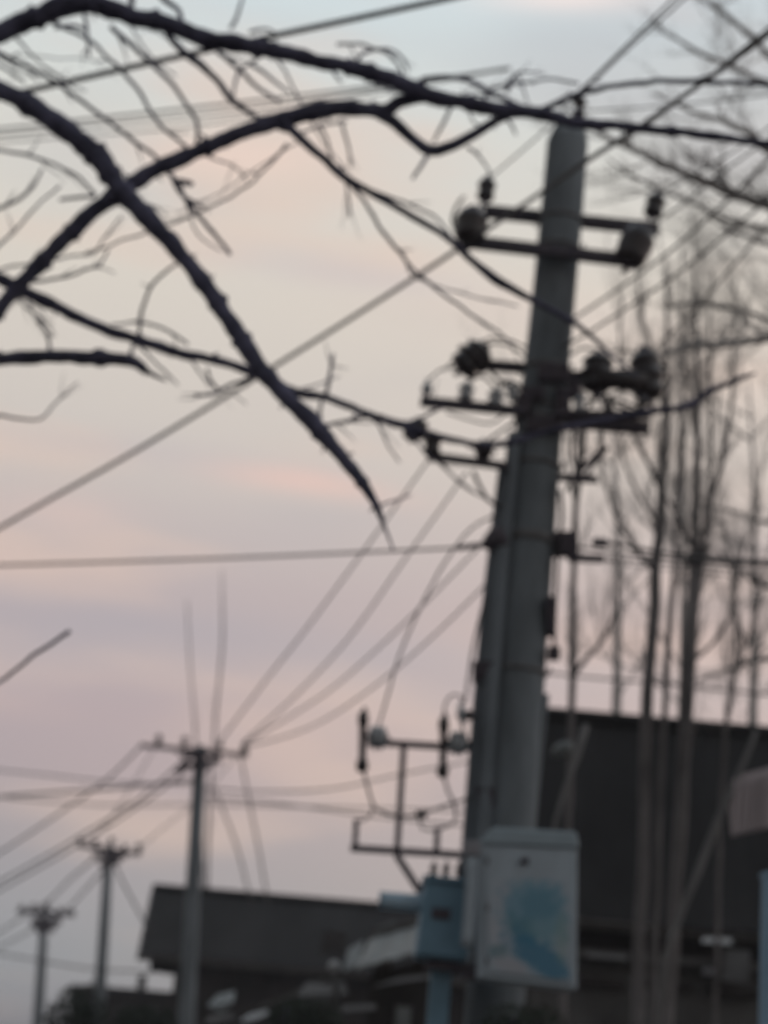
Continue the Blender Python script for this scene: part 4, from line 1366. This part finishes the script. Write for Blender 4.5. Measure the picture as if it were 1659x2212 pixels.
leaning('tin_sheet', 'greenish grey tin sheet lying on the clutter under the long dark roof', 'sheet', [(448, 2172, 0), (470, 2148, .3), (508, 2140, .3), (504, 2164, 0), (478, 2186, 0)], 18, 'roof_tin')
leaning('board', 'pale narrow board lying aslant at the bottom under the long roof', 'board', [(516, 2206, 0), (540, 2190, .1), (580, 2180, .1), (582, 2190, 0), (548, 2204, 0)], 17, 'white')
leaning('board', 'long grey pole-like board slanting up toward the shed roof', 'board', [(560, 2170, 0), (640, 2140, .1), (700, 2112, .2), (702, 2120, .2), (642, 2150, .1), (562, 2178, 0)], 17, 'timber')
for (nm, lb, ct, qd, Yq, mq) in (
        ('tin_sheet', 'dull grey tin sheet sloping beside the round yard lamp', 'sheet', [(742, 2100, 0), (752, 2050, .4), (786, 2030, .4), (776, 2080, 0)], 16.4, 'roof_tin'),
        ('tarpaulin', 'crumpled greenish tarpaulin heap under the tin roof of the shed', 'tarpaulin', [(640, 2150, 0), (664, 2120, .3), (700, 2126, .3), (744, 2118, .3), (752, 2146, 0), (700, 2160, 0)], 16.2, 'timber'),
        ('board', 'dark brown board lying low at the bottom between the two shrubs', 'board', [(440, 2212, 0), (452, 2196, .1), (500, 2186, .1), (506, 2200, 0)], 17.4, 'timber'),
        ('board', 'slim pale lath lying across the low courtyard wall near the cabinet', 'board', [(1268, 2066, 0), (1270, 2058, .05), (1350, 2064, .05), (1352, 2074, 0)], 17.5, 'timber'),
        ('tin_sheet', 'rust brown sheet leaning on the courtyard wall between the poplars and blue post', 'sheet', [(1560, 2120, 0), (1566, 2050, .2), (1622, 2054, .2), (1618, 2124, 0)], 17.4, 'wall')):
    leaning(nm, lb, ct, qd, Yq, mq)
for (nm, lb, ct, qd, Yq, mq) in (
        ('board', 'thin pale strip of board below the shed roof beside the transformer', 'board', [(800, 2132, 0), (860, 2112, .1), (930, 2104, .1), (932, 2112, 0), (862, 2122, 0)], 14.8, 'timber'),
        ('board', 'dim grey plank lying level at the bottom right of the yard lamp', 'board', [(736, 2186, 0), (738, 2172, .1), (812, 2168, .1), (812, 2180, 0)], 14.7, 'timber'),
        ('tin_sheet', 'faint rusty sheet patched high on the long dark roof', 'sheet', [(700, 2010, .05), (690, 2060, 0), (742, 2066, 0), (748, 2016, .05)], 36.2, 'wall_dark')):
    leaning(nm, lb, ct, qd, Yq, mq)
lp = at(722, 2088, 16)
lamp = thing('yard_lamp', 'small round pale yard lamp on a post left of the shed', 'lamp', Vector((lp.x, 16, 0)))
G().lathe(lp - Vector((0, 0, .05)), lp + Vector((0, 0, .05)), [(0, .02), (.2, .045), (.5, .055), (.8, .045), (1, .02)], 14).out('globe', 'white', lamp, True)
G().tube([lp - Vector((0, 0, .04)), lp + Vector((.05, 0, -.3)), Vector((lp.x + .06, 16, -.1))], [.03, .03, .035], 8).out('post', 'timber', lamp, True)

# courtyard wall across the lower right, with coping and ledges
a, b = at(1100, 2060, 17.2), at(1900, 2118, 17.2)
yw = thing('courtyard_wall', 'low grey courtyard wall under the right-hand house behind the poplars', 'wall', Vector((a.x, 17.2, 0)))
zt = at(1400, 2068, 17.2).z
G().box(Vector(((a.x + b.x) / 2, 17.9, zt / 2 - .1)), Vector(((b.x - a.x) / 2, 0, 0)), Vector((0, .1, 0)), Vector((0, 0, zt / 2 + .1))).out('wall_face', 'wall', yw)
G().box(Vector(((a.x + b.x) / 2, 17.86, zt + .03)), Vector(((b.x - a.x) / 2 + .05, 0, 0)), Vector((0, .2, 0)), Vector((0, 0, .04))).out('coping', 'wall', yw)
zz = at(1400, 2125, 17.8).z
for i in range(6):
    q = Vector((a.x + .3 + i * .62, 17.77, zz - .02 * (i % 2)))
    G().box(q, Vector((.22, 0, 0)), Vector((0, .05, 0)), Vector((0, 0, .035))).out('ledge', 'wall_dark', yw)
leaning('white_board', 'short white board lying bright on the courtyard wall at right', 'board', [(1516, 2036, 0), (1520, 2024, .05), (1582, 2027, .05), (1580, 2040, 0)], 17.6, 'white', .04)
leaning('white_stone', 'small dull pale block on the courtyard wall face under the white board', 'block', [(1520, 2104, 0), (1524, 2090, 0), (1544, 2092, 0), (1546, 2106, 0)], 17.6, 'print_pale', .1)

# corrugated pinkish sheet panel at right edge with its leaning prop
pa = [at(1598, 1674, 14.4), at(1700, 1648, 14.4), at(1700, 1780, 14.2), at(1582, 1806, 14.2), at(1572, 1722, 14.3)]
sp_ = thing('sheet_panel', 'pinkish grey ribbed metal sheet hung up at the right edge', 'sheet', Vector((pa[3].x, 14.3, 0)))
G().slab(pa, Vector((0, .02, 0))).out('sheet', 'sheet_pink', sp_)
for xx in (1584, 1600, 1616, 1634, 1652):
    a, b = at(xx + 6, 1684 - (xx - 1584) * .2, 14.33), at(xx, 1802 - (xx - 1584) * .2, 14.18)
    G().bar(a, b, .012, .014).out('rib', 'sheet_pink', sp_)
G().tube([Vector((at(1680, 1700, 14.5).x, 14.5, -.1)), at(1684, 1640, 14.5)], [.05, .045], 10).out('post', 'timber', sp_, True)
P, Rr = path([(1632, 1580, 10), (1597, 1668, 13), (1552, 1772, 16), (1510, 1876, 16), (1480, 1950, 15), (1440, 2060, 15)], 14.6, 13.6, step=40, jit=3, seed=9)
P.append(Vector((P[-1].x - .3, 13.4, -.05)))
Rr.append(Rr[-1])
tag(G().tube(P, Rr, 8).out('leaning_pole', 'timber', None, True), 'grey wooden pole leaning diagonally in front of the right-hand dark roof', 'pole')
# second leaning stick just right of the pole
P, Rr = path([(1266, 1570, 16), (1250, 1625, 16), (1226, 1690, 12), (1200, 1775, 10)], 12, 11.4, step=30, jit=3, seed=4)
P.append(Vector((P[-1].x - .25, 11.2, -.05)))
Rr.append(Rr[-1])
tag(G().tube(P, Rr, 8).out('leaning_pole', 'timber', None, True), 'short pale stick leaning beside the pole above the grey cabinet', 'pole')
q = at(1214, 1622, 12.1)
o = G().lathe(q - Vector((.06, 0, .03)), q + Vector((.07, 0, .05)), [(0, .02), (.3, .05), (.7, .05), (1, .02)], 12).out('lamp_head', 'roof_tin', None, True)
tag(o, 'dull pale lamp head seen just right of the pole above the cabinet', 'lamp')
# blue post at the right edge
b0 = at(1664, 2212, 8.5)
bp_ = thing('gate_post', 'pale blue painted post cut by the lower right edge', 'post', Vector((b0.x, 8.5, 0)))
t0 = at(1672, 1896, 8.5)
G().bar(t0, Vector((b0.x - .01, 8.5, -.1)), px(22, t0), .05).out('post', 'post_blue', bp_)
G().bar(t0 + Vector((0, 0, .0)), t0 + Vector((.0, 0, .02)), px(25, t0), .06).out('cap', 'post_blue', bp_)
G().bar(Vector((b0.x, 8.56, 1.2)), Vector((b0.x + 1.2, 8.56, 1.2)), .03, .02).out('rail', 'post_blue', bp_)


# dark evergreen shrubs along the bottom left
def shrub(label, cx, cy, rx, ry, Y, n, seed):
    rg = random.Random(seed)
    c0 = at(cx, cy, Y)
    root = thing('shrub', label, 'shrub', Vector((c0.x, Y, 0)), 'dark shrubs along the bottom edge')
    g = G()
    for i in range(5):
        tipp = c0 + Vector((rg.uniform(-1, 1) * px(rx, c0) * .6, rg.uniform(-.2, .2), rg.uniform(0, 1) * px(ry, c0) * .6))
        g.tube([Vector((c0.x + rg.uniform(-.05, .05), Y, -.05)), (c0 + Vector((c0.x, Y, 0))) / 2 * 1.0, tipp], [.02, .015, .006], 5)
    g.out('stem', 'bark', root)
    g = G()
    for i in range(n):
        th, ph = rg.uniform(0, 2 * math.pi), math.acos(rg.uniform(-1, 1))
        rr_ = rg.random() ** .4
        lump = 1 + .3 * noise.noise(Vector((math.cos(th) * 1.7, math.sin(ph) * 2, seed)))
        p = c0 + Vector((math.cos(th) * math.sin(ph) * px(rx, c0), math.sin(th) * math.sin(ph) * px(rx, c0), math.cos(ph) * px(ry, c0))) * rr_ * lump
        a_ = Vector((rg.uniform(-1, 1), rg.uniform(-1, 1), rg.uniform(-1, 1))).normalized()
        b_ = a_.orthogonal().normalized()
        s = px(rg.uniform(5, 11), c0)
        g.add([p - a_ * s, p + b_ * s * .4, p + a_ * s, p - b_ * s * .4], [(0, 1, 2, 3)])
    g.out('foliage', 'leaf', root)


shrub('dark bushy evergreen filling the bottom left corner below the smallest pole', 168, 2218, 74, 86, 24, 1500, 2)
shrub('low dark shrub at the bottom between the evergreen and the long house', 318, 2226, 80, 56, 22, 1200, 5)
shrub('dark shrub at the bottom edge left of the shed', 660, 2216, 90, 62, 14.5, 1200, 8)
shrub('dark shrub at the bottom edge under the grey cabinet', 1130, 2236, 100, 70, 9.6, 1400, 13)

# ------------------------------------------------------------------ thin evening haze round the whole place
g = G().box(Vector((0, 0, 7.6)), Vector((1510, 0, 0)), Vector((0, 1510, 0)), Vector((0, 0, 9.0)))
hm = bpy.data.materials.new('evening_haze')
hm.use_nodes = True
hn = hm.node_tree.nodes
hn.clear()
hv = hn.new('ShaderNodeVolumePrincipled')
hv.inputs['Color'].default_value = (0.86, 0.87, 0.95, 1)
hv.inputs['Density'].default_value = 0.0015
ho = hn.new('ShaderNodeOutputMaterial')
hm.node_tree.links.new(hv.outputs[0], ho.inputs['Volume'])
tag(g.out('haze', hm), None, None, kind='stuff')
